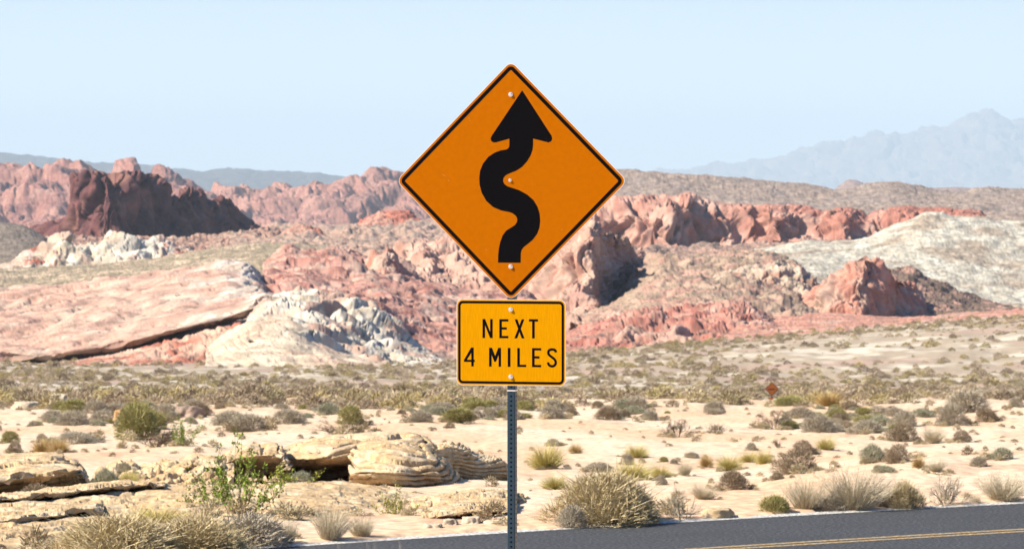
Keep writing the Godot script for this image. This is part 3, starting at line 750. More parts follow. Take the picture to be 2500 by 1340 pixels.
	patch({"name": "red_outcrop", "px": [1950, 2290], "step": 1.5, "gy": 12.0, "s": 50.0, "a": 30.0, "vy": 0.22, "fs": 16.0, "fa": 5.0, "a2": 0.45, "seed": 26.0,
		"label": "craggy red outcrop with vertical ribs on the dark hill at right", "cat": "rock",
		"cols": [Color(0.55, 0.31, 0.24), Color(0.50, 0.235, 0.18), PALE_PINK], "cs": 50.0,
		"lines": [ln([1950, 770, 2100, 758, 2290, 800], [1950, 800, 2100, 805, 2290, 800]),
			ln([1950, 776, 2100, 766, 2200, 780, 2290, 806], [1950, 770, 2050, 775, 2150, 780, 2220, 775, 2290, 785]),
			ln([1950, 782, 2100, 774, 2160, 780, 2220, 806, 2290, 815], [1950, 750, 2000, 715, 2050, 690, 2110, 675, 2150, 680, 2190, 715, 2230, 745, 2290, 775]),
			ln([1950, 790, 2100, 784, 2150, 788, 2220, 820, 2290, 825], [1950, 740, 1985, 700, 2010, 680, 2035, 666, 2052, 654, 2080, 640, 2103, 633, 2110, 622, 2116, 618, 2124, 628, 2132, 630, 2140, 626, 2150, 640, 2180, 665, 2220, 690, 2290, 765]),
			ln(850, [1950, 800, 2290, 800])]})

func layered(cfg: Dictionary) -> MeshInstance3D:
	cfg.mat = M.rock_near
	if not cfg.has("cols"): cfg.cols = [Color(0.62, 0.46, 0.275), Color(0.57, 0.385, 0.205), Color(0.64, 0.51, 0.345)]
	cfg.step = cfg.get("step", 1.25)
	cfg.cs = cfg.get("cs", 60.0)
	cfg.cr = cfg.get("cr", 1.0)
	cfg.fd = cfg.get("fd", 0.6)
	return patch(cfg)

func build_near_rocks() -> void:
	# flat bedded ground at the lower left
	layered({"name": "rock_pavement", "px": [-120, 720], "seed": 31.0, "s": 120.0, "a": 8.0, "fs": 40.0, "fa": 3.0, "st": 4.0, "tr": 9.0, "sth": 11.0, "stt": 0.045, "stz": 0.05, "a2": 0.2, "fd": 0.2, "cr": 0.01, "step": 1.5,
		"label": "pale layered rock pavement behind the dry bushes at lower left", "cat": "rock",
		"lines": [ln([-120, 49.2, 300, 51.5, 720, 53.2], [-120, 1400, 300, 1380, 720, 1350]),
			ln([-120, 50.2, 300, 52.4, 720, 54.2], [-120, 1334, 300, 1314, 720, 1292]),
			ln([-120, 54, 300, 56.5, 720, 58.5], [-120, 1268, 100, 1254, 300, 1238, 500, 1226, 720, 1224]),
			ln([-120, 59, 300, 61, 720, 63], [-120, 1222, 100, 1210, 200, 1200, 300, 1194, 420, 1188, 560, 1186, 720, 1186]),
			ln(66, [-120, 1260, 720, 1240])]})
	layered({"name": "rock_pavement", "px": [600, 1270], "seed": 32.0, "s": 140.0, "a": 8.0, "fs": 40.0, "fa": 3.0, "st": 2.0, "tr": 4.0, "sth": 9.0, "stt": -0.03, "stz": 0.04, "a2": 0.2, "fd": 0.2, "cr": 0.01, "step": 1.5,
		"label": "smooth cream rock apron between the post and the layered rocks", "cat": "rock",
		"lines": [ln([600, 52.6, 900, 54.0, 1270, 55.5], [600, 1350, 900, 1335, 1270, 1310]),
			ln([600, 53.4, 900, 54.8, 1270, 56.3], [600, 1306, 800, 1284, 900, 1286, 1000, 1286, 1120, 1290, 1270, 1290]),
			ln([600, 57.5, 900, 58.5, 1270, 59], [600, 1240, 700, 1218, 800, 1220, 900, 1236, 1000, 1250, 1120, 1260, 1270, 1262]),
			ln([600, 62, 900, 63, 1270, 63], [600, 1196, 750, 1178, 900, 1184, 1000, 1202, 1150, 1215, 1270, 1220]),
			ln(67, [600, 1260, 1270, 1260])]})
	# left ledge with the shaded overhang
	layered({"name": "layered_ledge", "px": [-120, 216], "seed": 33.0, "s": 90.0, "a": 7.0, "fs": 30.0, "fa": 3.0, "st": 9.0, "sth": 15.0, "stt": 0.08, "stz": 0.05, "tr": 6.0,
		"label": "layered sandstone ledge with a shaded overhang at the left edge", "cat": "rock",
		"lines": [ln([-120, 62.5, 120, 63.0, 216, 64.5], [-120, 1250, 0, 1236, 100, 1220, 216, 1200]),
			ln([-120, 62.2, 120, 62.6, 216, 64.2], [-120, 1205, 0, 1195, 100, 1188, 160, 1184, 205, 1186, 216, 1196]),
			ln([-120, 60.9, 120, 61.6, 190, 62.4, 216, 64], [-120, 1186, 0, 1178, 100, 1168, 150, 1160, 190, 1160, 208, 1176, 216, 1192]),
			ln([-120, 61.0, 120, 61.8, 190, 62.6, 216, 64], [-120, 1178, 0, 1168, 100, 1155, 150, 1150, 190, 1150, 206, 1165, 216, 1188]),
			ln([-120, 63.5, 120, 64.0, 216, 65], [-120, 1135, 0, 1132, 100, 1128, 160, 1130, 190, 1138, 206, 1158, 216, 1184]),
			ln([-120, 66.5, 120, 66.5, 216, 66.5], [-120, 1118, 0, 1114, 60, 1112, 120, 1110, 165, 1118, 190, 1130, 206, 1152, 216, 1182]),
			ln(70, [-120, 1150, 216, 1190])]})
	layered({"name": "layered_ledge", "px": [-120, 400], "seed": 61.0, "s": 90.0, "a": 6.0, "fs": 30.0, "fa": 3.0, "st": 6.0, "tr": 5.0, "sth": 11.0, "stt": 0.05, "stz": 0.05,
		"label": "long thin rock ledge running below the left overhang", "cat": "rock",
		"lines": [ln([-120, 57.2, 140, 58.8, 400, 60.4], [-120, 1300, 140, 1270, 400, 1245]),
			ln([-120, 57.1, 140, 58.7, 400, 60.3], [-120, 1252, 0, 1240, 100, 1228, 230, 1212, 400, 1196]),
			ln([-120, 56.4, 140, 57.9, 400, 59.8], [-120, 1236, 0, 1223, 100, 1211, 230, 1195, 320, 1188, 400, 1188]),
			ln([-120, 58, 140, 59.5, 400, 61], [-120, 1220, 0, 1208, 100, 1197, 230, 1182, 320, 1176, 400, 1178]),
			ln(64, [-120, 1260, 400, 1240])]})
	layered({"name": "layered_ledge", "px": [-120, 250], "seed": 62.0, "s": 90.0, "a": 6.0, "fs": 30.0, "fa": 3.0, "st": 5.0, "tr": 4.0, "sth": 11.0, "stt": 0.05, "stz": 0.05,
		"label": "low rock ledge at the bottom left corner before the dry bushes", "cat": "rock",
		"lines": [ln([-120, 53.4, 250, 55.6], [-120, 1365, 250, 1325]),
			ln([-120, 53.3, 250, 55.5], [-120, 1300, 0, 1288, 120, 1274, 250, 1256]),
			ln([-120, 52.7, 250, 55.0], [-120, 1286, 0, 1273, 120, 1260, 200, 1252, 250, 1252]),
			ln([-120, 54.5, 250, 56.6], [-120, 1264, 0, 1252, 120, 1238, 200, 1230, 250, 1234]),
			ln(60, [-120, 1320, 250, 1290])]})
	layered({"name": "layered_rock", "px": [372, 560], "seed": 63.0, "s": 70.0, "a": 9.0, "fs": 24.0, "fa": 3.0, "st": 7.0, "sth": 13.0, "stt": 0.2, "stc": 0.05,
		"label": "small layered rock left of the domed one, behind the creosote shoots", "cat": "rock",
		"lines": [ln(67.6, [372, 1196, 470, 1182, 560, 1180]),
			ln(67.3, [372, 1180, 420, 1168, 480, 1160, 560, 1166]),
			ln(66.6, [372, 1172, 410, 1150, 460, 1140, 520, 1140, 560, 1160]),
			ln(68.0, [372, 1166, 400, 1134, 450, 1118, 510, 1112, 545, 1122, 560, 1156]),
			ln(72, [372, 1185, 560, 1180])]})
	# pitted blocks in the middle left
	layered({"name": "pitted_rocks", "px": [216, 570], "seed": 34.0, "s": 52.0, "a": 17.0, "a2": 0.45, "fs": 24.0, "fa": 5.0, "st": 6.0, "sth": 14.0, "stt": 0.25, "vy": 0.9,
		"label": "pitted cream rock blocks behind the green creosote shoots", "cat": "rock",
		"lines": [ln([216, 64.5, 570, 65.5], [216, 1215, 400, 1210, 570, 1200]),
			ln([216, 64.6, 570, 65.6], [216, 1196, 300, 1190, 400, 1185, 500, 1180, 570, 1178]),
			ln([216, 65.5, 570, 66.5], [216, 1190, 260, 1160, 300, 1152, 400, 1150, 500, 1145, 570, 1150]),
			ln([216, 68, 570, 69], [216, 1180, 240, 1148, 280, 1128, 310, 1126, 340, 1138, 400, 1124, 450, 1116, 520, 1112, 570, 1120]),
			ln(73, [216, 1190, 570, 1170])]})
	layered({"name": "layered_rock", "px": [530, 704], "seed": 35.0, "s": 70.0, "a": 9.0, "fs": 24.0, "fa": 3.0, "st": 8.0, "sth": 13.0, "stt": 0.18, "stc": 0.06,
		"label": "small domed layered rock behind the green creosote bush", "cat": "rock",
		"lines": [ln(68.6, [530, 1180, 620, 1165, 704, 1165]),
			ln(68.2, [530, 1160, 560, 1146, 620, 1140, 680, 1142, 704, 1152]),
			ln(67.4, [530, 1150, 548, 1128, 600, 1116, 650, 1112, 690, 1122, 704, 1148]),
			ln(68.4, [530, 1146, 545, 1115, 580, 1100, 630, 1094, 670, 1096, 692, 1112, 704, 1146]),
			ln(70.0, [530, 1142, 545, 1108, 580, 1092, 630, 1085, 665, 1086, 690, 1104, 704, 1144]),
			ln(73, [530, 1165, 704, 1165])]})
	# the two big domes
	layered({"name": "layered_rock", "px": [664, 1064], "seed": 36.0, "s": 120.0, "a": 9.0, "a2": 0.2, "fs": 36.0, "fa": 3.0, "st": 14.0, "sth": 17.0, "cr": 4.0, "stt": 0.16, "stc": 0.035, "sxc": 860.0,
		"label": "large rear layered sandstone dome with a dark hollow at its base", "cat": "rock",
		"lines": [ln([664, 70.5, 840, 70.6, 1064, 71], [664, 1160, 780, 1180, 880, 1190, 1064, 1150]),
			ln([664, 70.4, 840, 70.6, 1064, 71], [664, 1148, 720, 1148, 780, 1150, 850, 1150, 900, 1140, 1064, 1130]),
			ln([664, 69.6, 800, 69.0, 860, 69.2, 1064, 70.5], [664, 1138, 720, 1128, 780, 1124, 850, 1118, 900, 1110, 1000, 1098, 1064, 1108]),
			ln([664, 70.0, 800, 69.6, 860, 69.8, 1064, 71], [664, 1130, 700, 1110, 760, 1094, 840, 1084, 900, 1082, 1000, 1080, 1040, 1084, 1064, 1096]),
			ln([664, 71.5, 800, 72, 1064, 72.5], [664, 1126, 690, 1098, 740, 1078, 800, 1068, 870, 1062, 940, 1060, 1000, 1059, 1020, 1064, 1046, 1078, 1064, 1090]),
			ln(76, [664, 1140, 1064, 1110])]})
	layered({"name": "layered_rock", "px": [850, 1144], "seed": 37.0, "s": 110.0, "a": 9.0, "a2": 0.2, "fs": 36.0, "fa": 3.0, "st": 11.0, "cr": 4.0, "sth": 15.0, "stt": -0.02, "stc": 0.05, "sxc": 960.0,
		"label": "large front layered sandstone dome with curved ledges left of the post", "cat": "rock",
		"lines": [ln([850, 67.2, 1000, 66.6, 1144, 69.5], [850, 1180, 950, 1192, 1050, 1202, 1144, 1206]),
			ln([850, 67.1, 1000, 66.4, 1144, 69.4], [850, 1176, 880, 1178, 950, 1182, 1050, 1190, 1100, 1194, 1144, 1198]),
			ln([850, 66.9, 950, 66.2, 1060, 66.8, 1144, 69.2], [850, 1160, 880, 1152, 950, 1150, 1020, 1152, 1080, 1168, 1120, 1184, 1144, 1196]),
			ln([850, 67.4, 950, 67.0, 1060, 67.6, 1144, 69.3], [850, 1140, 880, 1122, 950, 1116, 1020, 1118, 1070, 1132, 1110, 1162, 1144, 1195]),
			ln([850, 68.4, 950, 68.2, 1060, 69.0, 1144, 69.6], [850, 1124, 870, 1102, 920, 1090, 980, 1088, 1030, 1096, 1070, 1118, 1110, 1154, 1144, 1194]),
			ln([850, 69.8, 950, 70, 1144, 70.2], [850, 1115, 880, 1090, 930, 1080, 990, 1080, 1040, 1092, 1080, 1116, 1112, 1150, 1144, 1194]),
			ln(73, [850, 1160, 1144, 1200])]})
	layered({"name": "shaded_rock", "px": [1030, 1262], "seed": 38.0, "s": 80.0, "a": 10.0, "fs": 24.0, "fa": 4.0, "st": 6.0, "sth": 10.0, "stt": -0.22,
		"label": "layered rock with a shaded right face just left of the post", "cat": "rock",
		"lines": [ln([1030, 70.2, 1150, 72.2, 1262, 74.0], [1030, 1190, 1150, 1205, 1262, 1205]),
			ln([1030, 70.1, 1150, 72.2, 1262, 74.0], [1030, 1160, 1100, 1180, 1150, 1186, 1230, 1190, 1262, 1196]),
			ln([1030, 69.8, 1150, 71.8, 1262, 73.6], [1030, 1120, 1080, 1128, 1120, 1132, 1180, 1146, 1230, 1160, 1262, 1180]),
			ln([1030, 70.0, 1150, 72.2, 1262, 73.8], [1030, 1106, 1060, 1094, 1100, 1090, 1140, 1098, 1170, 1116, 1215, 1124, 1240, 1140, 1262, 1172]),
			ln([1030, 72, 1150, 74, 1262, 75], [1030, 1102, 1060, 1090, 1100, 1087, 1130, 1092, 1150, 1102, 1172, 1112, 1215, 1118, 1238, 1132, 1262, 1168]),
			ln(78, [1030, 1140, 1262, 1190])]})
	layered({"name": "shaded_rock", "px": [1196, 1322], "seed": 39.0, "s": 46.0, "a": 11.0, "fs": 18.0, "fa": 4.0, "st": 4.0, "sth": 11.0,
		"label": "shaded boulder showing on the right of the post foot", "cat": "rock",
		"lines": [ln([1196, 59.0, 1322, 60.5], [1196, 1285, 1322, 1290]),
			ln([1196, 58.9, 1270, 59.2, 1322, 60.6], [1196, 1268, 1260, 1272, 1300, 1272, 1322, 1276]),
			ln([1196, 58.9, 1270, 59.0, 1322, 60.6], [1196, 1240, 1240, 1232, 1280, 1232, 1306, 1246, 1322, 1268]),
			ln([1196, 59.6, 1270, 60.0, 1322, 60.8], [1196, 1226, 1230, 1212, 1265, 1208, 1292, 1214, 1310, 1234, 1322, 1264]),
			ln(63, [1196, 1270, 1322, 1280])]})
	layered({"name": "layered_ledge", "px": [1000, 1262], "seed": 40.0, "s": 80.0, "a": 6.0, "fs": 24.0, "fa": 3.0, "st": 8.0, "sth": 10.0, "stt": -0.02, "stc": 0.02,
		"label": "low finely layered ledge with a shaded lip left of the post foot", "cat": "rock",
		"lines": [ln([1000, 55.6, 1262, 57.2], [1000, 1312, 1130, 1304, 1262, 1296]),
			ln([1000, 55.5, 1262, 57.1], [1000, 1286, 1060, 1280, 1130, 1276, 1200, 1274, 1262, 1272]),
			ln([1000, 55.4, 1130, 55.2, 1262, 56.2], [1000, 1276, 1060, 1262, 1130, 1252, 1200, 1246, 1262, 1250]),
			ln([1000, 56.6, 1262, 57.6], [1000, 1250, 1060, 1238, 1130, 1228, 1200, 1222, 1262, 1226]),
			ln([1000, 59.5, 1262, 61], [1000, 1218, 1060, 1206, 1130, 1198, 1200, 1195, 1262, 1197]),
			ln(65, [1000, 1250, 1262, 1250])]})
	# sandstone bank along the right of the road
	layered({"name": "rock_bank", "px": [1660, 2620], "seed": 41.0, "s": 130.0, "a": 8.0, "fs": 40.0, "fa": 3.0, "st": 1.6, "tr": 4.0, "sth": 12.0, "stt": 0.06, "stz": 0.04, "a2": 0.2, "fd": 0.2, "cr": 0.01, "step": 1.7,
		"label": "smooth cream rock bank along the far side of the road at right", "cat": "rock", "cols": [Color(0.63, 0.50, 0.36), Color(0.60, 0.42, 0.27), Color(0.64, 0.54, 0.41)],
		"lines": [ln([1660, 57.4, 2100, 59.6, 2620, 62.0], [1660, 1290, 2100, 1270, 2620, 1245]),
			ln([1660, 58.0, 2100, 60.2, 2620, 62.6], [1660, 1268, 1800, 1250, 2100, 1232, 2300, 1215, 2620, 1200]),
			ln([1660, 61, 2100, 63, 2620, 65], [1660, 1240, 1800, 1215, 1900, 1195, 2100, 1190, 2300, 1175, 2500, 1150, 2620, 1140]),
			ln([1660, 65, 2100, 68, 2620, 70], [1660, 1215, 1800, 1190, 1900, 1182, 2100, 1172, 2300, 1155, 2500, 1125, 2620, 1112]),
			ln(76, [1660, 1230, 2100, 1210, 2620, 1160])]})

func boulder(seed_: float, px: float, row: float, w: float, h: float, cols: Array, label: String, cat := "boulder", called := "boulder", group := "", zz := 0.0) -> void:
	var z := on_ground(px, row) if zz == 0.0 else zz
	var u := z / F
	var c := P(px, row, z)
	var nu := 40
	var nv := 24
	var pos := PackedVector3Array()
	var col := PackedColorArray()
	for j in nv:
		var th := lerpf(-0.6, PI * 0.5, j / float(nv - 1))
		for i in nu:
			var ph := TAU * i / float(nu - 1)
			var d := Vector3(cos(ph) * cos(th), sin(th), -sin(ph) * cos(th))
			var k := 1.0 + n_fbm.get_noise_3dv(d * 0.9 + Vector3(seed_ * 5.0, 0, 0)) * 0.45 + (lump(d * 1.3 + Vector3(seed_, 3, 1)) - 0.5) * 0.22
			var p := d * k
			p = Vector3(p.x, minf(p.y, 0.72 + 0.12 * n_fbm.get_noise_3dv(d * 2.0 + Vector3(seed_, 8, 8))) * 1.2, p.z)
			pos.append(Vector3(p.x * w * 0.5 * u, p.y * h * u, p.z * w * 0.5 * u))
			col.append(cols[0].lerp(cols[1], smoothstep(-0.2, 0.3, n_fbm.get_noise_3dv(d * 1.5 + Vector3(seed_, 1, 2)))))
	var o := put(grid_mesh(pos, col, nu, nv), called, M.rock_near)
	o.position = c + Vector3(0, -0.08 * h * u, 0)
	tag(o, label, cat, group)

# ------------------------------------------------------------------ plants
class Blades:
	var v := PackedVector3Array()
	var n := PackedVector3Array()
	var c := PackedColorArray()
	func tri(a: Vector3, b: Vector3, d: Vector3, col: Color) -> void:
		var nn := (d - a).cross(b - a).normalized()
		v.append(a); v.append(b); v.append(d)
		n.append(nn); n.append(nn); n.append(nn)
		c.append(col); c.append(col); c.append(col)
	func blade(a: Vector3, b: Vector3, w0: float, w1: float, side: Vector3, col: Color) -> void:
		var s0 := side * w0 * 0.5
		var s1 := side * w1 * 0.5
		tri(a - s0, b - s1, a + s0, col)
		if w1 > 0.0: tri(a + s0, b - s1, b + s1, col)
	func mesh() -> ArrayMesh:
		var arr := []
		arr.resize(Mesh.ARRAY_MAX)
		arr[Mesh.ARRAY_VERTEX] = v
		arr[Mesh.ARRAY_NORMAL] = n
		arr[Mesh.ARRAY_COLOR] = c
		var m := ArrayMesh.new()
		m.add_surface_from_arrays(Mesh.PRIMITIVE_TRIANGLES, arr)
		return m

func rdir() -> Vector3:
	var y := rng.randf_range(-1.0, 1.0)
	var a := rng.randf() * TAU
	var r := sqrt(1.0 - y * y)
	return Vector3(cos(a) * r, y, sin(a) * r)

func side_of(d: Vector3) -> Vector3:
	var s := d.cross(rdir())
	return s.normalized() if s.length() > 0.01 else Vector3.RIGHT

func mixc(a: Color, b: Color) -> Color:
	var c := a.lerp(b, rng.randf())
	var k := rng.randf_range(0.8, 1.15)
	return Color(c.r * k, c.g * k, c.b * k)

# every shrub mesh is 1 high and 1 wide; returns {stems, foliage}
func shrub(kind: String, seed_: int, ca: Color, cb: Color) -> Dictionary:
	rng.seed = seed_ * 7919 + 17
	var st := Blades.new()
	var fo := Blades.new()
	var wood := Color(0.20, 0.155, 0.11)
	var wood2 := Color(0.12, 0.09, 0.065)
	match kind:
		"mound", "dry", "scrub":
			var lobes := []
			var nl := 9 if kind == "dry" else 6
			lobes.append([Vector3(0, 0.16, 0), 0.36, 1.35])
			for k in nl - 1:
				var a := rng.randf() * TAU
				var r := sqrt(rng.randf()) * 0.33
				lobes.append([Vector3(cos(a) * r, rng.randf_range(0.08, 0.55) * (1.0 - r * 2.2), sin(a) * r), rng.randf_range(0.17, 0.25), rng.randf_range(0.7, 1.25)])
			for k in (40 if kind != "scrub" else 8):
				var l = lobes[rng.randi() % nl]
				var top: Vector3 = l[0] + rdir() * l[1] * 0.8
				top.y = maxf(top.y, 0.1)
				var foot := Vector3(rng.randf_range(-0.09, 0.09), -0.05, rng.randf_range(-0.09, 0.09))
				st.blade(foot, top, 0.022, 0.008, side_of(top - foot), mixc(wood, wood2))
			var count := 5200 if kind == "dry" else (3400 if kind == "mound" else 420)
			var tl := 0.13 if kind == "dry" else (0.085 if kind == "mound" else 0.13)
			var tw := 0.009 if kind == "dry" else (0.012 if kind == "mound" else 0.04)
			for k in count:
				var l = lobes[0 if rng.randf() < 0.4 else rng.randi() % nl]
				var d := rdir()
				if d.y < -0.5: d.y = -d.y
				var rr: float = l[1] * lerpf(0.55, 1.0, sqrt(rng.randf()))
				var p: Vector3 = l[0] + d * rr * Vector3(1, l[2], 1)
				if p.y < 0.0: p.y = rng.randf() * 0.12
				var g := (d + Vector3(0, 0.55, 0) + rdir() * 0.7).normalized()
				var e := p + g * tl * rng.randf_range(0.4, 1.2) * (2.2 if rng.randf() < 0.1 else 1.0)
				var col := mixc(ca, cb)
				var sd := side_of(g)
				fo.blade(p, e, tw, tw * 0.3, sd, col)
				if kind != "scrub":
					var g2 := (g + rdir() * 0.8).normalized()
					var m := p.lerp(e, 0.5)
					fo.blade(m, m + g2 * tl * 0.5, tw * 0.8, 0.0, side_of(g2), col)
		"wispy", "tussock":
			var count := 620 if kind == "wispy" else 1100
			for k in count:
				var a := rng.randf() * TAU
				var lean := pow(rng.randf(), 0.65) * (0.85 if kind == "wispy" else 1.25)
				var g := Vector3(cos(a) * sin(lean), cos(lean), sin(a) * sin(lean))
				var foot := Vector3(cos(a), 0, sin(a)) * rng.randf() * (0.13 if kind == "wispy" else 0.16) + Vector3(0, -0.03, 0)
				var len_ := rng.randf_range(0.55, 1.0) * (1.0 if kind == "wispy" else 0.85)
				var col := mixc(ca, cb)
				var w := 0.008 if kind == "wispy" else 0.009
				var sd := side_of(g)
				var m := foot + g * len_ * 0.55
				var g2 := (g + Vector3(cos(a), -0.25 if kind == "tussock" else 0.25, sin(a)) * 0.35 + rdir() * 0.18).normalized()
				var e := m + g2 * len_ * 0.45
				fo.blade(foot, m, w, w * 0.8, sd, col)
				fo.blade(m, e, w * 0.8, 0.0, sd, col)
				if kind == "wispy":
					for q in 4:
						var t := rng.randf_range(0.35, 0.95)
						var b := foot.lerp(m, t) if t < 0.6 else m.lerp(e, (t - 0.6) / 0.4)
						var g3 := (g2 + rdir() * 0.75).normalized()
						fo.blade(b, b + g3 * rng.randf_range(0.08, 0.2), w * 0.7, 0.0, side_of(g3), col)
			for k in 24:
				var a := rng.randf() * TAU
				var d := Vector3(cos(a) * 0.2, rng.randf_range(0.2, 0.45), sin(a) * 0.2)
				st.blade(Vector3(cos(a) * 0.05, -0.04, sin(a) * 0.05), d, 0.02, 0.006, side_of(d), mixc(wood, wood2))
		"twig":
			var tips := []
			for k in 16:
				var a := rng.randf() * TAU
				var lean := rng.randf_range(0.15, 1.15)
				var g := Vector3(cos(a) * sin(lean), cos(lean), sin(a) * sin(lean))
				tips.append([Vector3(cos(a) * 0.04, -0.04, sin(a) * 0.04), g, rng.randf_range(0.35, 0.55), 0.026, 0])
			while tips.size() > 0:
				var t = tips.pop_back()
				var e: Vector3 = t[0] + t[1] * t[2]
				st.blade(t[0], e, t[3], t[3] * 0.6, side_of(t[1]), mixc(ca, cb))
				st.blade(t[0], e, t[3], t[3] * 0.6, side_of(t[1]), mixc(ca, cb))
				if t[4] < 3:
					for q in 4:
						var f := rng.randf_range(0.35, 1.0)
						tips.append([t[0].lerp(e, f), (t[1] + rdir() * 0.75 + Vector3(0, 0.1, 0)).normalized(), t[2] * rng.randf_range(0.4, 0.65), t[3] * 0.55, t[4] + 1])
		"creosote":
			for k in 17:
				var a := rng.randf() * TAU
				var lean := rng.randf_range(0.1, 1.1)
				var g := Vector3(cos(a) * sin(lean), cos(lean), sin(a) * sin(lean))
				var p := Vector3(cos(a), 0, sin(a)) * rng.randf() * 0.2 + Vector3(0, -0.03, 0)
				var len_ := rng.randf_range(0.55, 1.0)
				var parts := 7
				for q in parts:
					g = (g + rdir() * 0.16 + Vector3(0, 0.03, 0)).normalized()
					var e := p + g * len_ / parts
					st.blade(p, e, 0.014 * (1.0 - q * 0.09), 0.013 * (1.0 - q * 0.09), side_of(g), mixc(wood, wood2))
					if q >= 2:
						for r in 6:
							var b := p.lerp(e, rng.randf())
							var d := (rdir() + g * 0.6).normalized()
							var tw := b + d * rng.randf_range(0.02, 0.09)
							st.blade(b, tw, 0.005, 0.003, side_of(d), mixc(wood, wood2))
							for s in 3:
								var d2 := (rdir() + d * 0.5 + Vector3(0, 0.3, 0)).normalized()
								fo.blade(tw, tw + d2 * rng.randf_range(0.02, 0.045), 0.022, 0.012, side_of(d2), mixc(ca, cb))
					p = e
	var hi := Vector3(0.01, 0.01, 0.01)
	for b in [st, fo]:
		for i in range(0, b.v.size(), 3):
			hi = Vector3(maxf(hi.x, absf(b.v[i].x)), maxf(hi.y, b.v[i].y), maxf(hi.z, absf(b.v[i].z)))
	var k3 := Vector3(0.53 / hi.x, 1.06 / hi.y, 0.53 / hi.z)
	for b in [st, fo]:
		for i in b.v.size(): b.v[i] *= k3
	var out := {}
	out.stems = st.mesh() if st.v.size() > 0 else null
	out.foliage = fo.mesh() if fo.v.size() > 0 else null
	return out

var kinds := {}
var feet := []
func kind_of(k: String, n := 0) -> Dictionary:
	var key := "%s%d" % [k, n]
	if kinds.has(key): return kinds[key]
	var spec: Array = {
		"dry": ["dry", Color(0.52, 0.43, 0.265), Color(0.38, 0.305, 0.175)],
		"grey": ["mound", Color(0.43, 0.38, 0.30), Color(0.31, 0.27, 0.21)],
		"brown": ["mound", Color(0.33, 0.26, 0.18), Color(0.22, 0.17, 0.12)],
		"olive": ["mound", Color(0.34, 0.31, 0.13), Color(0.24, 0.22, 0.09)],
		"sage": ["mound", Color(0.36, 0.35, 0.25), Color(0.26, 0.26, 0.19)],
		"wispy": ["wispy", Color(0.56, 0.49, 0.37), Color(0.38, 0.32, 0.22)],
		"pale": ["wispy", Color(0.52, 0.46, 0.34), Color(0.40, 0.34, 0.24)],
		"tuft": ["tussock", Color(0.52, 0.44, 0.17), Color(0.40, 0.35, 0.13)],
		"gold": ["tussock", Color(0.46, 0.33, 0.14), Color(0.36, 0.25, 0.11)],
		"twig": ["twig", Color(0.14, 0.10, 0.075), Color(0.21, 0.155, 0.12)],
		"bare": ["twig", Color(0.42, 0.37, 0.29), Color(0.28, 0.24, 0.18)],
		"creosote": ["creosote", Color(0.22, 0.27, 0.045), Color(0.13, 0.20, 0.035)],
		"yellowgreen": ["creosote", Color(0.34, 0.33, 0.07), Color(0.22, 0.25, 0.05)],
		"s0": ["scrub", Color(0.50, 0.41, 0.295), Color(0.39, 0.315, 0.225)],
		"s1": ["scrub", Color(0.41, 0.345, 0.21), Color(0.31, 0.26, 0.155)],
		"s2": ["scrub", Color(0.33, 0.26, 0.185), Color(0.22, 0.17, 0.125)],
		"s9": ["scrub", Color(1.0, 1.0, 1.0), Color(0.8, 0.8, 0.8)],
		"s3": ["scrub", Color(0.47, 0.39, 0.20), Color(0.36, 0.295, 0.145)],
	}[k]
	var d := shrub(spec[0], n * 101 + k.hash() % 1000, spec[1], spec[2])
	kinds[key] = d
	return d

const NAMES := {"dry": "dry_bush", "grey": "grey_bush", "brown": "brown_bush", "olive": "olive_bush", "sage": "sage_bush", "wispy": "wispy_bush", "pale": "pale_bush", "tuft": "grass_tuft", "gold": "golden_tuft", "twig": "twiggy_bush", "bare": "bare_bush", "creosote": "creosote_bush", "yellowgreen": "creosote_bush"}

# px centre, base row, width and height in photograph pixels
func bush(k: String, px: float, row: float, w: float, h: float, label: String, group := "", zz := 0.0) -> void:
	var z := on_ground(px, row) if zz == 0.0 else zz
	var u := z / F
	var p := P(px, row, z)
	p.y = minf(p.y, ground(p.x, z) if zz == 0.0 else p.y) - 0.015
	var d := kind_of(k, int(px) % 2)
	var o := Node3D.new()
	o.name = numbered(NAMES[k])
	add_child(o)
	o.position = p
	o.rotation = Vector3(sin(px * 3.1) * 0.12, fmod(px * 1.37, TAU), cos(px * 2.3) * 0.12)
	if k == "tuft": h *= 0.8
	if k == "dry" or k == "wispy" or k == "bare": w *= 1.22
	o.scale = Vector3(w * u * 0.96, h * u * 0.96, w * u * (1.0 + 0.14 * sin(px * 5.7)))
	feet.append([p, w * u, k])
	tag(o, label, "bush" if k != "tuft" and k != "gold" else "grass tuft", group)
	if d.stems: put(d.stems, "stems", M.stem, o)
	if d.foliage: put(d.foliage, "foliage", M.plant, o)

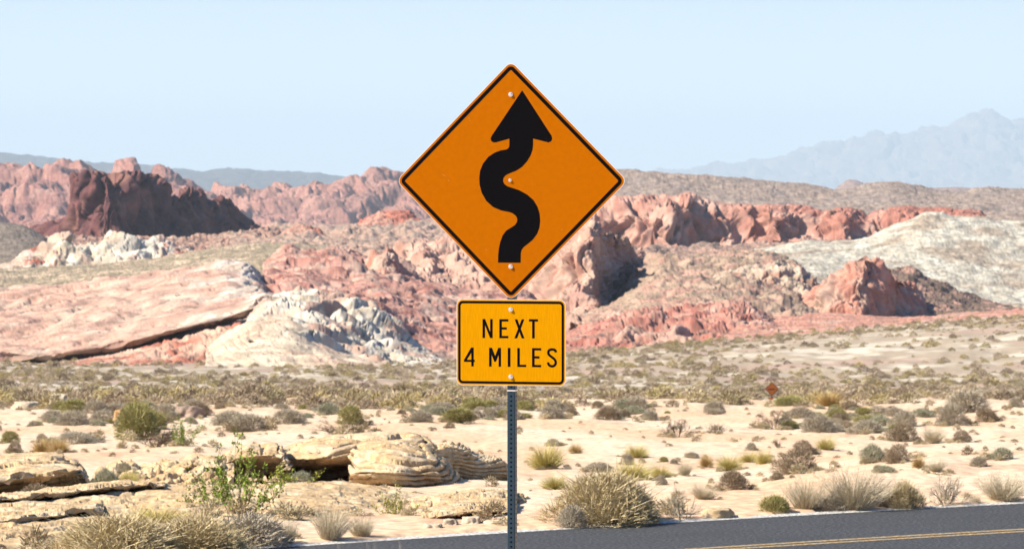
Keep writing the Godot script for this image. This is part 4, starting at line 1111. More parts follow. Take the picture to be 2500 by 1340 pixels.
func build_bushes() -> void:
	# along the road
	bush("dry", 1478, 1287, 320, 142, "large round tan dry bush at the road edge right of the post")
	bush("bare", 1664, 1272, 100, 92, "small bare grey bush at the road edge beside the large tan bush")
	bush("olive", 1892, 1262, 86, 56, "low olive-tan bush at the left end of the roadside clump")
	bush("wispy", 1970, 1257, 125, 98, "wispy grey bush in the roadside clump, left of the tallest")
	bush("wispy", 2088, 1250, 155, 112, "tallest wispy grey bush of the roadside clump at right")
	bush("grey", 2030, 1256, 110, 52, "dark low bush between the two wispy roadside bushes")
	bush("pale", 2150, 1249, 90, 76, "pale wispy grass right of the tallest roadside bush")
	bush("grey", 1400, 1290, 90, 62, "low grey bush at the left foot of the large tan bush")
	bush("dry", 1560, 1281, 120, 84, "smaller tan bush at the right foot of the large tan bush")
	bush("grey", 390, 1362, 200, 84, "grey dry bush filling the gap between the two broad tan ones at bottom left")
	bush("dry", 2208, 1245, 100, 72, "tan bush at the right end of the roadside clump")
	bush("bare", 2310, 1238, 120, 90, "sparse bare-twigged bush by the road left of the corner bush")
	bush("wispy", 2452, 1231, 130, 84, "spreading wispy bush by the road at the right edge")
	bush("yellowgreen", 2478, 1232, 80, 22, "low green sprig under the wispy bush at the right edge")
	bush("pale", 2384, 1236, 48, 34, "small pale grass clump by the road left of the right edge bush")
	bush("dry", 290, 1372, 330, 118, "broad tan dry bush at the bottom left corner")
	bush("dry", 480, 1366, 260, 112, "tan-grey dry bush between the corner bush and the dark one")
	bush("grey", 610, 1350, 240, 102, "grey dry bush with a dark base at the bottom, under the creosote")
	bush("bare", 112, 1352, 56, 60, "thin bare bush at the bottom left, before the rock pavement")
	bush("pale", 702, 1334, 80, 74, "pale dry grass clump at the road edge, left of the brown one")
	bush("wispy", 802, 1326, 110, 96, "brown dry grass bush with dark base on the road edge, left of the post")
	bush("pale", 884, 1320, 92, 70, "pale wispy grass right of the brown dry bush")
	bush("creosote", 592, 1258, 230, 205, "tall green creosote bush with long shoots over the layered rocks", "", 55.5)
	bush("creosote", 520, 1252, 190, 130, "leaning green creosote shoots left of the tall creosote", "", 57.0)
	bush("yellowgreen", 690, 1210, 190, 84, "leafy green-grey bush against the rear layered dome", "", 61.5)
	bush("sage", 735, 1196, 90, 48, "small grey-green bush at the foot of the rear layered dome", "", 62.0)
	bush("yellowgreen", 962, 1286, 150, 118, "yellow-green bush with dark stems before the front layered dome", "", 56.4)
	bush("tuft", 386, 1284, 120, 44, "yellow-green grass behind the dry bushes at lower left", "", 54.4)
	bush("sage", 256, 1196, 70, 56, "small grey-green bush right of the left ledge", "", 62.5)
	bush("tuft", 312, 1192, 52, 44, "green grass tuft between the pitted blocks", "", 63.2)
	bush("brown", 84, 1226, 110, 48, "dark bush in the shade of the left ledge", "", 60.6)
	# sand behind the rocks, left
	bush("brown", 32, 1110, 50, 36, "dark brown bush on the sand at the left edge")
	bush("gold", 100, 1106, 56, 28, "golden grass tuft right of the dark bush at the left edge")
	bush("gold", 142, 1106, 54, 26, "golden grass tuft above the left ledge")
	bush("olive", 22, 1082, 50, 32, "olive bush above the dark one at the left edge")
	bush("grey", 100, 1084, 46, 28, "round grey bush behind the golden tufts")
	bush("grey", 182, 1084, 120, 32, "wide low grey bush left of the big olive bush")
	bush("olive", 336, 1072, 130, 92, "big olive-green bush beside the orange boulder on the left sand")
	bush("creosote", 446, 1090, 120, 84, "green creosote bush right of the big olive bush")
	bush("twig", 380, 1092, 130, 40, "dark twiggy bush under the big olive bush")
	bush("grey", 606, 1054, 124, 46, "wide grey bush on the sand above the small domed rock")
	bush("grey", 560, 1036, 100, 36, "grey bush behind and left of the wide grey one")
	bush("twig", 828, 1062, 136, 34, "reddish-brown twiggy bush behind the rear layered dome")
	bush("olive", 856, 1038, 70, 50, "olive-grey bush above the reddish twiggy bush")
	bush("grey", 700, 1036, 100, 40, "grey bush left of the olive one behind the rear dome")
	bush("grey", 1028, 1032, 80, 32, "grey bush with a dark side, left of the post on the sand")
	bush("olive", 1116, 1032, 84, 38, "olive-green bush on the sand just left of the post")
	bush("grey", 300, 1150, 44, 24, "tiny grey bush on the pitted blocks", "", 66.0)
	# sand right of the post
	bush("tuft", 1334, 1147, 76, 62, "yellow-green grass tuft with dark base just right of the post")
	bush("gold", 1405, 1109, 36, 20, "tiny golden tuft right of the first grass tuft")
	bush("tuft", 1355, 1197, 70, 36, "low yellow-green tuft between the post and the large tan bush")
	bush("tuft", 1548, 1172, 86, 42, "bright yellow grass tuft behind the large tan bush")
	bush("tuft", 1612, 1168, 54, 30, "smaller yellow tuft right of the bright yellow one")
	bush("grey", 1459, 1154, 86, 28, "low dark-grey mound above the large tan bush")
	bush("tuft", 1554, 1120, 60, 34, "yellow tuft above the bright yellow tuft")
	bush("grey", 1530, 1137, 42, 32, "small grey bush above the bright yellow tuft")
	bush("olive", 1622, 1130, 24, 17, "tiny olive bush right of the yellow tuft")
	bush("grey", 1646, 1134, 24, 16, "tiny grey bush beside the tiny olive one")
	bush("grey", 1692, 1120, 46, 18, "small dark-grey bush left of the orange-gold tuft")
	bush("gold", 1726, 1142, 36, 27, "orange-gold tuft in the middle of the right sand")
	bush("tuft", 1780, 1150, 66, 36, "green-yellow tuft right of the orange-gold one")
	bush("tuft", 1868, 1134, 44, 34, "green-yellow tuft left of the brown double mound")
	bush("tuft", 1830, 1130, 44, 26, "small yellow tuft between two green-yellow tufts")
	bush("pale", 1674, 1164, 54, 40, "pale tan grass right of the yellow tufts")
	bush("brown", 1791, 1200, 92, 54, "round grey-brown mound by the cream rock bank")
	bush("pale", 1718, 1222, 100, 42, "pale dry grass behind the small bare roadside bush")
	bush("grey", 1615, 1187, 34, 30, "small grey bush right of the large tan bush's top")
	bush("twig", 1655, 1067, 86, 44, "sprawling dark twigs on the sand right of the post")
	bush("twig", 1753, 1059, 58, 26, "small dark twig bush right of the sprawling one")
	bush("grey", 1350, 1091, 52, 22, "pale grey bush above the first grass tuft")
	bush("grey", 1346, 1023, 74, 34, "grey bush right of the post at the scrub edge")
	bush("brown", 1397, 1016, 36, 22, "small dark bush right of the grey one at the scrub edge")
	bush("brown", 1525, 1020, 38, 22, "small dark bush at the scrub edge above the sand")
	bush("grey", 1588, 1027, 62, 28, "grey-brown bush at the scrub edge above the sprawling twigs")
	bush("olive", 1310, 993, 34, 17, "small green bush just right of the post below the plaque")
	bush("brown", 1962, 1114, 86, 42, "upper mound of the brown double mound at right")
	bush("brown", 1950, 1156, 138, 64, "lower larger mound of the brown double mound at right")
	bush("tuft", 2018, 1100, 44, 32, "yellow tuft at the right shoulder of the double mound")
	bush("sage", 2134, 1132, 78, 52, "grey-green bush leaning on the dark brown round one")
	bush("brown", 2192, 1134, 78, 54, "dark brown round bush at the right, beside a grey-green one")
	bush("brown", 2206, 1079, 98, 52, "dark-sided grey bush above the dark brown round one")
	bush("grey", 2120, 1060, 88, 38, "pale grey bush left of the dark-sided one")
	bush("pale", 2282, 1084, 80, 46, "pale yellow-grey grass right of the dark-sided bush")
	bush("brown", 2352, 1081, 70, 34, "brown-grey bush below the large grey shrub at right")
	bush("brown", 2411, 1033, 64, 38, "round brown bush under the large grey shrub")
	bush("grey", 2366, 1010, 130, 60, "large grey shrub near the right edge at the scrub line")
	bush("grey", 2330, 1040, 90, 58, "grey shrub in front of the large grey shrub near the right edge")
	bush("brown", 1990, 1055, 78, 36, "dark brown low bush right of the black-hearted twigs")
	bush("twig", 1892, 1049, 96, 48, "dark black-hearted twig bush on the sand hump under the far sign")
	bush("gold", 2026, 992, 74, 28, "orange-tan low bush on top of the sand hump")
	bush("olive", 1930, 990, 84, 24, "green-tan low bush beside the far sign")
	bush("sage", 2449, 1127, 76, 38, "grey-olive bush near the right edge above the bank")
	bush("grey", 2394, 1140, 50, 30, "small grey bush left of the grey-olive one")
	bush("grey", 2486, 994, 44, 28, "grey bush cut by the right edge at the scrub line")
	bush("gold", 2246, 1142, 32, 24, "tiny tan tuft right of the dark brown round bush")
	bush("pale", 2290, 1152, 66, 32, "grey-green grass above the sparse roadside bush")
	bush("sage", 2165, 1156, 74, 22, "low sage bush under the dark brown round one")
	bush("brown", 1900, 1173, 52, 24, "small brown bush left below the double mound")
	bush("grey", 1836, 1100, 36, 22, "small grey bush above the green-yellow tufts")
	bush("twig", 1900, 1094, 28, 24, "tiny dark twig bush left of the double mound")
	# weeds on the near verge, tips just showing above the frame's lower edge
	for a in [[866, 36.0], [893, 36.4], [925, 36.2], [1008, 36.6]]:
		var z: float = a[1]
		var x: float = (a[0] - 1250.0) / F * z
		var gy := ground(x, z)
		var top := EYE + (YH - 1326.0) / F * z
		var u := z / F
		bush("pale", a[0], YH + (EYE - gy) / u, 16, (top - gy) / u, "slender pale weed on the near verge at the bottom, left of the post", "verge weeds", z)

func build_scrub() -> void:
	rng.seed = 4242
	var spots := []
	var tries := 0
	while spots.size() < 15500 and tries < 90000:
		tries += 1
		var z := 118.0 * pow(9.0, pow(rng.randf(), 0.8))
		var x := rng.randf_range(-0.16, 0.16) * z
		var den := n_fbm.get_noise_2d(x * 9.0 / z + 3.0, z * 0.006) + 0.25
		if z < 150.0 or (z < 190.0 and x > 0.0): den -= 0.55
		if z > 700.0 and x < 0.0: den -= 0.6
		if rng.randf() > 0.42 + den * 1.5: continue
		if z < 345.0 and z > 100.0 and absf(1250.0 + x / z * F - 1885.0) < 34.0: continue
		spots.append(Vector3(x, ground(x, z) - 0.06, -z))
	spots.sort_custom(func(a, b): return a.z > b.z)
	var ks := ["s0", "s0", "s1", "s2", "s3"]
	var labels := {"s0": "low tan-grey scrub bush on the plain", "s1": "low dull green scrub bush on the plain", "s2": "low dark brown scrub bush on the plain", "s3": "low yellow-green scrub bush on the plain"}
	var groups := {"s0": "tan-grey scrub on the plain", "s1": "dull green scrub on the plain", "s2": "dark scrub on the plain", "s3": "yellow-green scrub on the plain"}
	var single := 0
	var rest := []
	var tones := {"s0": [Color(0.50, 0.41, 0.295), Color(0.39, 0.315, 0.225)], "s1": [Color(0.41, 0.345, 0.21), Color(0.31, 0.26, 0.155)], "s2": [Color(0.33, 0.26, 0.185), Color(0.22, 0.17, 0.125)], "s3": [Color(0.47, 0.39, 0.20), Color(0.36, 0.295, 0.145)]}
	for p in spots:
		var k: String = ks[rng.randi() % 5]
		var n := rng.randi() % 3
		var w := (0.35 + 1.15 * pow(rng.randf(), 2.0)) * (0.75 if -p.z < 220.0 else 1.0)
		var h := w * rng.randf_range(0.32, 0.55)
		var b := Basis(Vector3.UP, rng.randf() * TAU).scaled(Vector3(w, h, w))
		var seen: bool = absf(p.x) < -p.z * 0.117
		if single < 240 and seen:
			single += 1
			var o := put(kind_of({"s0": "grey", "s1": "sage", "s2": "brown", "s3": "olive"}[k], n % 2).foliage, "scrub_bush", M.plant)
			o.transform = Transform3D(b, p)
			var px: float = 1250.0 + p.x / -p.z * F
			var where := "left of the post"
			if px < 420.0: where = "near the left edge"
			elif px > 2150.0: where = "near the right edge"
			elif absf(px - 1885.0) < 190.0: where = "around the small distant sign"
			elif px > 1250.0: where = "right of the post"
			var big := "small" if w < 0.55 else ("large" if w > 0.95 else "middling")
			tag(o, "%s %s, %s" % [big, labels[k], where], "bush", "%s %s %s" % [big, groups[k], where])
		else:
			rest.append([Transform3D(b, p), mixc(tones[k][0], tones[k][1])])
	var mm := MultiMesh.new()
	mm.transform_format = MultiMesh.TRANSFORM_3D
	mm.use_colors = true
	mm.mesh = kind_of("s9", 0).foliage
	mm.instance_count = rest.size()
	for i in rest.size():
		mm.set_instance_transform(i, rest[i][0])
		mm.set_instance_color(i, rest[i][1])
	var mi := MultiMeshInstance3D.new()
	mi.multimesh = mm
	mi.material_override = M.plant
	mi.name = numbered("distant_scrub")
	add_child(mi)
	tag(mi, "scattered desert scrub covering the plain towards the red rocks", "scrub", "", "stuff")

func build_litter() -> void:
	rng.seed = 99
	var m2 := MultiMesh.new()
	m2.transform_format = MultiMesh.TRANSFORM_3D
	m2.use_colors = true
	m2.mesh = kind_of("s9", 1).foliage
	var list := []
	while list.size() < 420:
		var z := rng.randf_range(58.0, 165.0)
		var x := rng.randf_range(-0.13, 0.13) * z
		if z < road_edge(x) + 1.0: continue
		var den := n_fbm.get_noise_2d(x * 0.25, z * 0.12)
		if rng.randf() > 0.35 + den * 1.4: continue
		var w := rng.randf_range(0.06, 0.24)
		list.append([Transform3D(Basis(Vector3.UP, rng.randf() * TAU).scaled(Vector3(w, w * rng.randf_range(0.3, 0.8), w)), Vector3(x, ground(x, z) - 0.01, -z)), mixc(Color(0.50, 0.42, 0.28), Color(0.30, 0.23, 0.16))])
	for f in feet:
		if f[0].z > -45.0: continue
		for q in 7:
			var a := rng.randf() * TAU
			var r: float = f[1] * rng.randf_range(0.35, 0.75)
			var x: float = f[0].x + cos(a) * r
			var z: float = -f[0].z + sin(a) * r
			if z < road_edge(x) + 0.7: continue
			var w: float = clampf(f[1] * rng.randf_range(0.12, 0.34), 0.05, 0.4)
			var gy := maxf(ground(x, z), f[0].y - 0.05) - 0.01
			list.append([Transform3D(Basis(Vector3.UP, rng.randf() * TAU).scaled(Vector3(w, w * rng.randf_range(0.3, 0.7), w)), Vector3(x, gy, -z)), mixc(Color(0.55, 0.47, 0.31), Color(0.36, 0.28, 0.18))])
	m2.instance_count = list.size()
	for i in list.size():
		m2.set_instance_transform(i, list[i][0])
		m2.set_instance_color(i, list[i][1])
	var mi := MultiMeshInstance3D.new()
	mi.multimesh = m2
	mi.material_override = M.plant
	mi.name = numbered("dry_litter")
	add_child(mi)
	tag(mi, "tiny dry plants and litter strewn over the sand", "litter", "", "stuff")

# ------------------------------------------------------------------ the signs
func rounded_rect(hw: float, hh: float, r: float, n := 6) -> PackedVector2Array:
	var out := PackedVector2Array()
	var cs := [Vector2(hw - r, hh - r), Vector2(-hw + r, hh - r), Vector2(-hw + r, -hh + r), Vector2(hw - r, -hh + r)]
	for k in 4:
		for i in n + 1:
			var a := (k + i / float(n)) * PI * 0.5
			out.append(cs[k] + Vector2(cos(a), sin(a)) * r)
	return out

func turned(a: PackedVector2Array, ang: float) -> PackedVector2Array:
	var out := PackedVector2Array()
	for p in a: out.append(p.rotated(ang))
	return out

func quad(st: SurfaceTool, a: Vector3, b: Vector3, c: Vector3, d: Vector3, n: Vector3) -> void:
	st.set_normal(n)
	var ok := (c - a).cross(b - a).dot(n) > 0.0
	for p in ([a, b, c, a, c, d] if ok else [a, c, b, a, d, c]):
		st.set_normal(n)
		st.add_vertex(p)

# a flat plate standing in the xy plane between z0 and z1
func plate(polys: Array, z0: float, z1: float, bevel := 0.0) -> ArrayMesh:
	var st := SurfaceTool.new()
	st.begin(Mesh.PRIMITIVE_TRIANGLES)
	for poly in polys:
		var pp: PackedVector2Array = poly
		if Geometry2D.is_polygon_clockwise(pp): pp.reverse()
		var tri := Geometry2D.triangulate_polygon(pp)
		for side in [1.0, -1.0]:
			for i in range(0, tri.size(), 3):
				var a := pp[tri[i]]
				var b := pp[tri[i + 1]]
				var c := pp[tri[i + 2]]
				var z := z1 if side > 0 else z0
				var va := Vector3(a.x, a.y, z)
				var vb := Vector3(b.x, b.y, z)
				var vc := Vector3(c.x, c.y, z)
				var ok: bool = (vc - va).cross(vb - va).z * side > 0.0
				for p in ([va, vb, vc] if ok else [va, vc, vb]):
					st.set_normal(Vector3(0, 0, side))
					st.add_vertex(p)
		for i in pp.size():
			var a := pp[i]
			var b := pp[(i + 1) % pp.size()]
			if a.distance_to(b) < 1e-7: continue
			var n := Vector3(b.y - a.y, a.x - b.x, 0).normalized()
			quad(st, Vector3(a.x, a.y, z0), Vector3(b.x, b.y, z0), Vector3(b.x, b.y, z1), Vector3(a.x, a.y, z1), n)
	return st.commit()

func ring(outer: PackedVector2Array, inner: PackedVector2Array, z0: float, z1: float) -> ArrayMesh:
	var st := SurfaceTool.new()
	st.begin(Mesh.PRIMITIVE_TRIANGLES)
	var n := outer.size()
	for i in n:
		var a := outer[i]
		var b := outer[(i + 1) % n]
		var c := inner[(i + 1) % n]
		var d := inner[i]
		quad(st, Vector3(a.x, a.y, z1), Vector3(b.x, b.y, z1), Vector3(c.x, c.y, z1), Vector3(d.x, d.y, z1), Vector3(0, 0, 1))
		if a.distance_to(b) > 1e-6:
			var nn := Vector3(b.y - a.y, a.x - b.x, 0).normalized()
			quad(st, Vector3(a.x, a.y, z0), Vector3(b.x, b.y, z0), Vector3(b.x, b.y, z1), Vector3(a.x, a.y, z1), nn)
		if c.distance_to(d) > 1e-6:
			var nm := Vector3(d.y - c.y, c.x - d.x, 0).normalized() * -1.0
			quad(st, Vector3(d.x, d.y, z0), Vector3(c.x, c.y, z0), Vector3(c.x, c.y, z1), Vector3(d.x, d.y, z1), nm)
	return st.commit()

func lathe_z(prof: Array, n := 20) -> ArrayMesh:     # prof: [r, z, r, z, ...] turned about z
	var st := SurfaceTool.new()
	st.begin(Mesh.PRIMITIVE_TRIANGLES)
	for k in prof.size() / 2 - 1:
		var r0: float = prof[2 * k]
		var z0: float = prof[2 * k + 1]
		var r1: float = prof[2 * k + 2]
		var z1: float = prof[2 * k + 3]
		for i in n:
			var a := TAU * i / n
			var b := TAU * (i + 1) / n
			var mid := (a + b) * 0.5
			var nn := Vector3(cos(mid) * (z1 - z0), sin(mid) * (z1 - z0), -(r1 - r0))
			if nn.length() < 1e-9: continue
			nn = nn.normalized()
			if nn.z < 0.0 or (absf(nn.z) < 0.01 and nn.x * cos(mid) + nn.y * sin(mid) < 0.0): nn = -nn
			quad(st, Vector3(cos(a) * r0, sin(a) * r0, z0), Vector3(cos(b) * r0, sin(b) * r0, z0), Vector3(cos(b) * r1, sin(b) * r1, z1), Vector3(cos(a) * r1, sin(a) * r1, z1), nn)
	return st.commit()

# square steel tube with a row of holes up the middle of each face
func post_mesh(length: float, w: float, pitch: float, hole: float, wall: float) -> ArrayMesh:
	var st := SurfaceTool.new()
	st.begin(Mesh.PRIMITIVE_TRIANGLES)
	var h := w * 0.5
	var ch := 0.004
	var fw := h - ch
	var cells := int(length / pitch)
	for f in 4:
		var B := Basis(Vector3.UP, f * PI * 0.5)
		var nz := B * Vector3(0, 0, 1)
		# chamfered corner
		var n45 := (B * Vector3(1, 0, 1)).normalized()
		quad(st, B * Vector3(fw, 0, h), B * Vector3(h, 0, fw), B * Vector3(h, cells * pitch, fw), B * Vector3(fw, cells * pitch, h), n45)
		for k in cells:
			var y0 := k * pitch
			var cy := y0 + pitch * 0.5
			var box := []
			var hol := []
			for i in 8:
				var a := i * PI / 4.0
				hol.append(Vector3(cos(a) * hole, cy + sin(a) * hole, h))
			box = [Vector3(fw, cy, h), Vector3(fw, y0 + pitch, h), Vector3(0, y0 + pitch, h), Vector3(-fw, y0 + pitch, h), Vector3(-fw, cy, h), Vector3(-fw, y0, h), Vector3(0, y0, h), Vector3(fw, y0, h)]
			for i in 8:
				var j := (i + 1) % 8
				quad(st, B * box[i], B * box[j], B * hol[j], B * hol[i], nz)
				var ia: Vector3 = hol[i] - Vector3(0, 0, wall)
				var ib: Vector3 = hol[j] - Vector3(0, 0, wall)
				var mid: Vector3 = Vector3(0, cy, h) - (hol[i] + hol[j]) * 0.5
				quad(st, B * hol[i], B * hol[j], B * ib, B * ia, B * mid.normalized())
	quad(st, Vector3(-h, cells * pitch, -h), Vector3(h, cells * pitch, -h), Vector3(h, cells * pitch, h), Vector3(-h, cells * pitch, h), Vector3.UP)
	return st.commit()

func traced(a: Array, ox: float, oy: float, k: float, to_local: Callable) -> PackedVector2Array:
	var out := PackedVector2Array()
	for i in range(0, a.size(), 2):
		out.append(to_local.call(ox + a[i] / k, oy + a[i + 1] / k))
	return out

func build_sign() -> void:
	var gx := -0.0008 * SIGN_Z
	var gy := ground(gx, SIGN_Z)
	var root := Node3D.new()
	root.name = numbered("road_sign")
	add_child(root)
	root.position = Vector3((1250.5 - 1250.0) / F * SIGN_Z, gy - 0.02, -SIGN_Z)
	var turn := deg_to_rad(-15.3)
	root.rotation.y = turn
	tag(root, "orange diamond winding-road sign with yellow NEXT 4 MILES plaque on perforated post", "road sign")
	var ppm := F / SIGN_Z
	var base_y := gy - 0.02
	var ct := cos(turn)
	var to_local := func(px: float, row: float) -> Vector2:
		return Vector2((px - 1250.5) / ppm / ct, EYE + (YH - row) / ppm - base_y)
	# post: front face 4.45 cm, holes every inch
	var pw := 0.0445
	var top_y: float = to_local.call(1250, 196).y
	var post := put(post_mesh(top_y + 0.3, pw, 0.0254, 0.0056, 0.0026), "post", M.post, root)
	post.position = Vector3(0, -0.3, 0)
	var band := put(plate([rounded_rect(pw * 0.5 + 0.0016, 0.004, 0.001, 1)], -pw * 0.5 - 0.0016, pw * 0.5 + 0.0016), "splice_collar", M.bolt, root)
	band.position.y = to_local.call(1250, 953.5).y
	var zf := pw * 0.5 + 0.001
	# diamond
	var cd: Vector2 = to_local.call(1250.5, 441.5)
	var half := 0.4572
	var dia := MeshInstance3D.new()
	var outline := turned(rounded_rect(half, half, 0.038, 8), PI * 0.25)
	dia.mesh = plate([outline], 0.0, 0.0032)
	dia.name = "diamond_panel"
	dia.material_override = M.alu
	root.add_child(dia)
	dia.position = Vector3(cd.x, cd.y, zf)
	var face := put(plate([turned(rounded_rect(half - 0.0022, half - 0.0022, 0.036, 8), PI * 0.25)], 0.0032, 0.0036), "orange_face", M.orange, dia)
	face.name = "orange_face"
	put(ring(turned(rounded_rect(half - 0.0135, half - 0.0135, 0.027, 8), PI * 0.25), turned(rounded_rect(half - 0.0335, half - 0.0335, 0.006, 8), PI * 0.25), 0.0036, 0.004), "border", M.black, dia)
	var arrow := [322, 32, 430, 200, 535, 363, 540, 385, 531, 403, 512, 411, 401, 383, 401, 430, 397, 465, 384, 503, 358, 547, 320, 589, 280, 615, 232, 634, 202, 648, 186, 668, 183, 690, 192, 712, 215, 729, 250, 740, 302, 758, 360, 790, 405, 830, 435, 880, 449, 930, 453, 980, 447, 1030, 430, 1075, 400, 1115, 365, 1145, 335, 1168, 318, 1190, 312, 1215, 311, 1284, 146, 1284, 147, 1230, 152, 1180, 163, 1130, 180, 1085, 205, 1051, 245, 1026, 270, 1009, 284, 987, 286, 966, 277, 945, 256, 927, 230, 916, 170, 905, 110, 880, 60, 835, 27, 777, 12, 720, 9, 670, 15, 615, 37, 563, 75, 515, 120, 485, 165, 468, 205, 462, 221, 453, 228, 435, 229, 383, 130, 410, 111, 410, 96, 399, 92, 380, 100, 362]
	var ap := traced(arrow, 1170, 210, 2.979, to_local)
	for i in ap.size(): ap[i] -= cd
	put(plate([ap], 0.0036, 0.004), "winding_arrow", M.black, dia)
	var scuffs := [[1086, 428, 14, 0.5], [1098, 441, 9, 0.9], [1148, 288, 5, 1.2], [1150, 294, 4, 0.2], [1104, 566, 10, 0.8], [1375, 560, 6, 2.2], [1190, 610, 7, 1.0]]
	for sc0 in scuffs:
		var c0: Vector2 = to_local.call(sc0[0], sc0[1]) - cd
		var l0: float = sc0[2] / ppm * 0.5
		var dirv := Vector2(cos(sc0[3]), -sin(sc0[3]))
		var nrm := dirv.orthogonal() * 0.0013
		put(plate([PackedVector2Array([c0 - dirv * l0, c0 - nrm, c0 + dirv * l0, c0 + nrm])], 0.0036, 0.0039), "scuff", M.scuff, dia)
	var washer := lathe_z([0.0125, 0.0, 0.0125, 0.0022, 0.0085, 0.003, 0.0085, 0.009, 0.006, 0.0115, 0.0, 0.0118])
	var rivet := lathe_z([0.009, 0.0, 0.009, 0.002, 0.006, 0.0028, 0.006, 0.008, 0.004, 0.0105, 0.0, 0.0108])
	for b in [[1250, 231, 0], [1248.5, 440, 1], [1250, 650.5, 0]]:
		var q: Vector2 = to_local.call(b[0], b[1]) - cd
		var m := put(rivet if b[2] == 1 else washer, "bolt", M.bolt, dia)
		m.position = Vector3(q.x, q.y, 0.004)
	# plaque
	var cp: Vector2 = to_local.call(1250.5, 836.0)
	var pl := MeshInstance3D.new()
	var hw := 0.3055
	var hh := 0.2325
	pl.mesh = plate([rounded_rect(hw, hh, 0.034, 8)], 0.0, 0.0032)
	pl.name = "plaque_panel"
	pl.material_override = M.alu
	root.add_child(pl)
	pl.position = Vector3(cp.x, cp.y, zf)
	put(plate([rounded_rect(hw - 0.0022, hh - 0.0022, 0.032, 8)], 0.0032, 0.0036), "yellow_face", M.yellow, pl)
	put(ring(rounded_rect(hw - 0.009, hh - 0.009, 0.027, 8), rounded_rect(hw - 0.0225, hh - 0.0225, 0.014, 8), 0.0036, 0.004), "border", M.black, pl)
	var E := [560, 390, 648, 390, 648, 412, 585, 412, 585, 468, 632, 468, 632, 490, 585, 490, 585, 551, 648, 551, 648, 573, 560, 573]
	var E2 := []
	for i in E.size(): E2.append(E[i] + (315 if i % 2 == 0 else 275))
	var glyphs := {
		"letter_n": [[398, 573, 398, 390, 423, 390, 472, 515, 472, 390, 496, 390, 496, 573, 471, 573, 422, 450, 422, 573]],
		"letter_e": [E],
		"letter_x": [[708, 390, 735, 390, 754, 447, 775, 390, 801, 390, 768, 481, 803, 573, 776, 573, 754, 512, 732, 573, 705, 573, 741, 481]],
		"letter_t": [[845, 388, 933, 388, 933, 410, 901, 410, 901, 572, 876, 572, 876, 410, 845, 410]],
		"digit_four": [[288, 666, 289, 718, 247, 784, 289, 784, 289, 805, 218, 805, 218, 786], [288, 666, 313, 666, 313, 784, 323, 784, 323, 805, 313, 805, 313, 848, 289, 848, 289, 718]],
		"letter_m": [[461, 848, 461, 666, 490, 666, 520, 745, 550, 666, 577, 666, 577, 848, 553, 848, 553, 735, 529, 800, 511, 800, 486, 735, 486, 848]],
		"letter_i": [[641, 666, 668, 666, 668, 848, 641, 848]],
		"letter_l": [[733, 666, 758, 666, 758, 826, 820, 826, 820, 848, 733, 848]],
		"letter_e_001": [E2],
	}
	for g in glyphs:
		var polys := []
		for a in glyphs[g]:
			var t := traced(a, 1080, 680, 3.941, to_local)
			for i in t.size(): t[i] -= cp
			polys.append(t)
		put(plate(polys, 0.0036, 0.004), g.replace("_001", ""), M.black, pl)
	var sc := traced([1104, 704, 1103, 694, 1096, 684, 1084, 678, 1068, 676, 1052, 678, 1040, 685, 1032, 697, 1031, 711, 1036, 725, 1048, 737, 1068, 752, 1088, 768, 1099, 783, 1103, 800, 1101, 815, 1093, 828, 1080, 836, 1066, 838, 1051, 835, 1039, 827, 1031, 815, 1029, 800], 1080, 680, 3.941, to_local)
	for i in sc.size(): sc[i] -= cp
	var so := Geometry2D.offset_polyline(sc, 12.0 / 3.941 / ppm, Geometry2D.JOIN_ROUND, Geometry2D.END_BUTT)
	put(plate(so, 0.0036, 0.004), "letter_s", M.black, pl)
	for r in [755.5, 919.5]:
		var q: Vector2 = to_local.call(1250, r) - cp
		var m := put(washer, "bolt", M.bolt, pl)
		m.position = Vector3(q.x, q.y, 0.004)

func build_far_sign() -> void:
	var z := 337.0
	var c := P(1885.5, 949.0, z)
	var root := Node3D.new()
	root.name = numbered("road_sign")
	add_child(root)
	var gy := ground(c.x, z)
	root.position = Vector3(c.x, gy - 0.02, -z)
	root.rotation.y = deg_to_rad(14.0)
	tag(root, "small distant orange-brown diamond sign standing in the scrub at right", "road sign")
	var cy := c.y - gy
	var post := put(post_mesh(cy + 0.6, 0.07, 0.2, 0.012, 0.004), "post", M.post, root)
	post.position.y = -0.2
	var panel := put(plate([turned(rounded_rect(0.40, 0.40, 0.04, 5), PI * 0.25)], 0.0, 0.004), "diamond_panel", M.alu, root)
	panel.position = Vector3(0, cy, 0.038)
	put(plate([turned(rounded_rect(0.397, 0.397, 0.04, 5), PI * 0.25)], 0.004, 0.005), "orange_face", M.old_orange, panel)
	put(ring(turned(rounded_rect(0.38, 0.38, 0.03, 5), PI * 0.25), turned(rounded_rect(0.345, 0.345, 0.01, 5), PI * 0.25), 0.005, 0.006), "border", M.black, panel)
	put(plate([PackedVector2Array([Vector2(-0.30, -0.09), Vector2(0.26, -0.09), Vector2(0.26, 0.03), Vector2(-0.30, 0.03)])], 0.005, 0.006), "dark_symbol", M.brown_print, panel)
	var small := put(plate([rounded_rect(0.2, 0.11, 0.02, 4)], 0.0, 0.005), "plaque_panel", M.old_orange, root)
	small.position = Vector3(-0.1, cy - 0.80, 0.038)

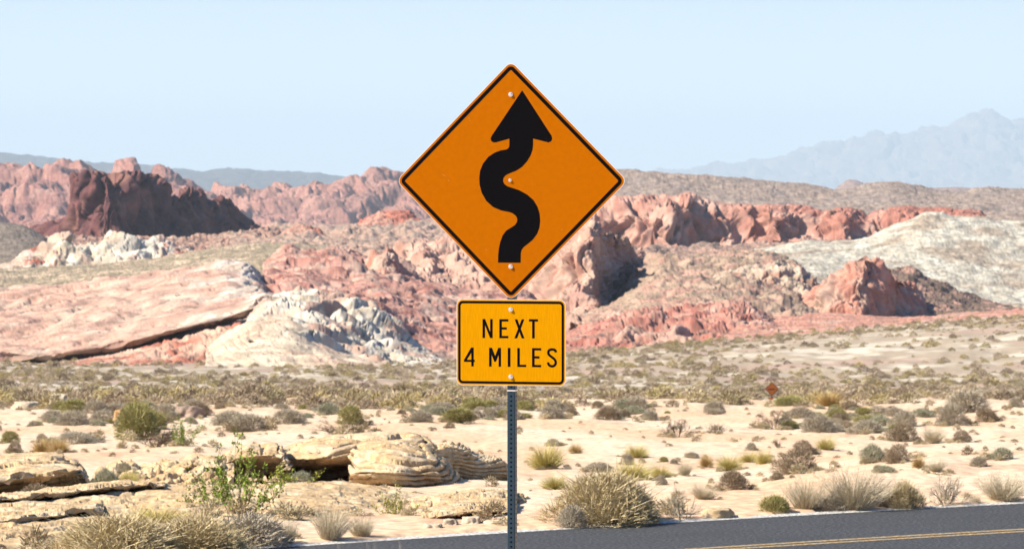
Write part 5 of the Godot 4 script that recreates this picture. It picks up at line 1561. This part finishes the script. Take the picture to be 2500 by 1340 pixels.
# ------------------------------------------------------------------ scene
func _ready() -> void:
	setup_noise()
	var cam := Camera3D.new()
	cam.name = "camera"
	cam.position = Vector3(0, EYE, 0)
	cam.rotation.x = -atan((670.0 - YH) / F)
	cam.near = 0.5
	cam.far = 90000.0
	var at := CameraAttributesPhysical.new()
	at.frustum_focal_length = 150.0
	at.frustum_focus_distance = SIGN_Z
	at.exposure_aperture = 15.0
	at.frustum_near = 0.5
	at.frustum_far = 90000.0
	cam.attributes = at
	cam.fov = rad_to_deg(2.0 * atan(670.0 / F))
	cam.near = 0.5
	cam.far = 90000.0
	add_child(cam)
	cam.make_current()

	var sky_mat := ProceduralSkyMaterial.new()
	sky_mat.sky_top_color = Color(0.045, 0.105, 0.24).linear_to_srgb()
	sky_mat.sky_horizon_color = Color(0.46, 0.53, 0.575).linear_to_srgb()
	sky_mat.sky_curve = 0.048
	sky_mat.sky_energy_multiplier = 1.0
	sky_mat.ground_bottom_color = Color(0.35, 0.27, 0.2).linear_to_srgb()
	sky_mat.ground_horizon_color = Color(0.6, 0.6, 0.6).linear_to_srgb()
	sky_mat.sun_angle_max = 0.0
	var sky := Sky.new()
	sky.sky_material = sky_mat
	var env := Environment.new()
	env.background_mode = Environment.BG_SKY
	env.sky = sky
	env.tonemap_mode = Environment.TONE_MAPPER_LINEAR
	env.tonemap_exposure = 2.5
	env.fog_enabled = true
	env.fog_density = 0.000038
	env.fog_light_color = Color(0.84, 0.93, 1.0)
	env.sdfgi_enabled = true
	env.ssao_enabled = true
	env.ssil_enabled = true
	var we := WorldEnvironment.new()
	we.name = "world_environment"
	we.environment = env
	add_child(we)

	var sun := DirectionalLight3D.new()
	sun.name = "sun"
	sun.light_energy = 1.6
	sun.light_color = Color(1.0, 0.955, 0.88)
	sun.light_angular_distance = 0.5
	sun.shadow_enabled = true
	sun.look_at_from_position(Vector3.ZERO, -Vector3(-0.725, 0.655, 0.215))
	add_child(sun)

	make_materials()
	M.old_orange = flat(Color(0.50, 0.13, 0.01), 0.5)
	M.brown_print = flat(Color(0.16, 0.03, 0.006), 0.6)
	var t0 := Time.get_ticks_msec()
	build_ground()
	build_road()
	print("ground ", Time.get_ticks_msec() - t0)
	build_far()
	build_middle()
	print("middle ", Time.get_ticks_msec() - t0)
	build_near_rocks()
	print("near rocks ", Time.get_ticks_msec() - t0)
	var cr := [Color(0.62, 0.54, 0.42), Color(0.60, 0.49, 0.36)]
	boulder(1.0, 143, 998, 46, 44, cr, "round cream boulder on the left, above the sand")
	boulder(2.0, 202, 1003, 80, 20, [Color(0.6, 0.45, 0.3), Color(0.5, 0.3, 0.17)], "flat tan boulder right of the round cream one")
	boulder(3.0, 292, 1030, 40, 36, [Color(0.5, 0.28, 0.12), Color(0.55, 0.36, 0.2)], "orange boulder beside the big olive bush")
	boulder(4.0, 458, 1020, 76, 34, [Color(0.4, 0.3, 0.24), Color(0.3, 0.22, 0.18)], "dark-topped boulder behind the creosote on the left sand")
	boulder(5.0, 60, 1002, 70, 26, cr, "low cream boulder left of the round one")
	boulder(6.0, 1150, 1282, 50, 24, cr, "small cream rock by the road left of the post foot", "rock", "roadside_rock", "", 54.6)
	boulder(7.0, 1100, 1288, 44, 24, cr, "small cream rock between two others at the road edge", "rock", "roadside_rock", "", 54.4)
	boulder(8.0, 1206, 1288, 74, 20, cr, "rounded cream rock touching the road beside the post", "rock", "roadside_rock", "", 54.6)
	boulder(9.0, 1058, 1296, 48, 20, cr, "leftmost small rock of the roadside rubble", "rock", "roadside_rock", "", 53.9)
	boulder(10.0, 1752, 1266, 76, 30, [Color(0.55, 0.40, 0.24), Color(0.6, 0.48, 0.33)], "tan rock by the road right of the large tan bush", "rock", "roadside_rock")
	build_sign()
	build_far_sign()
	print("sign ", Time.get_ticks_msec() - t0)
	build_bushes()
	build_scrub()
	build_litter()
	print("all ", Time.get_ticks_msec() - t0)
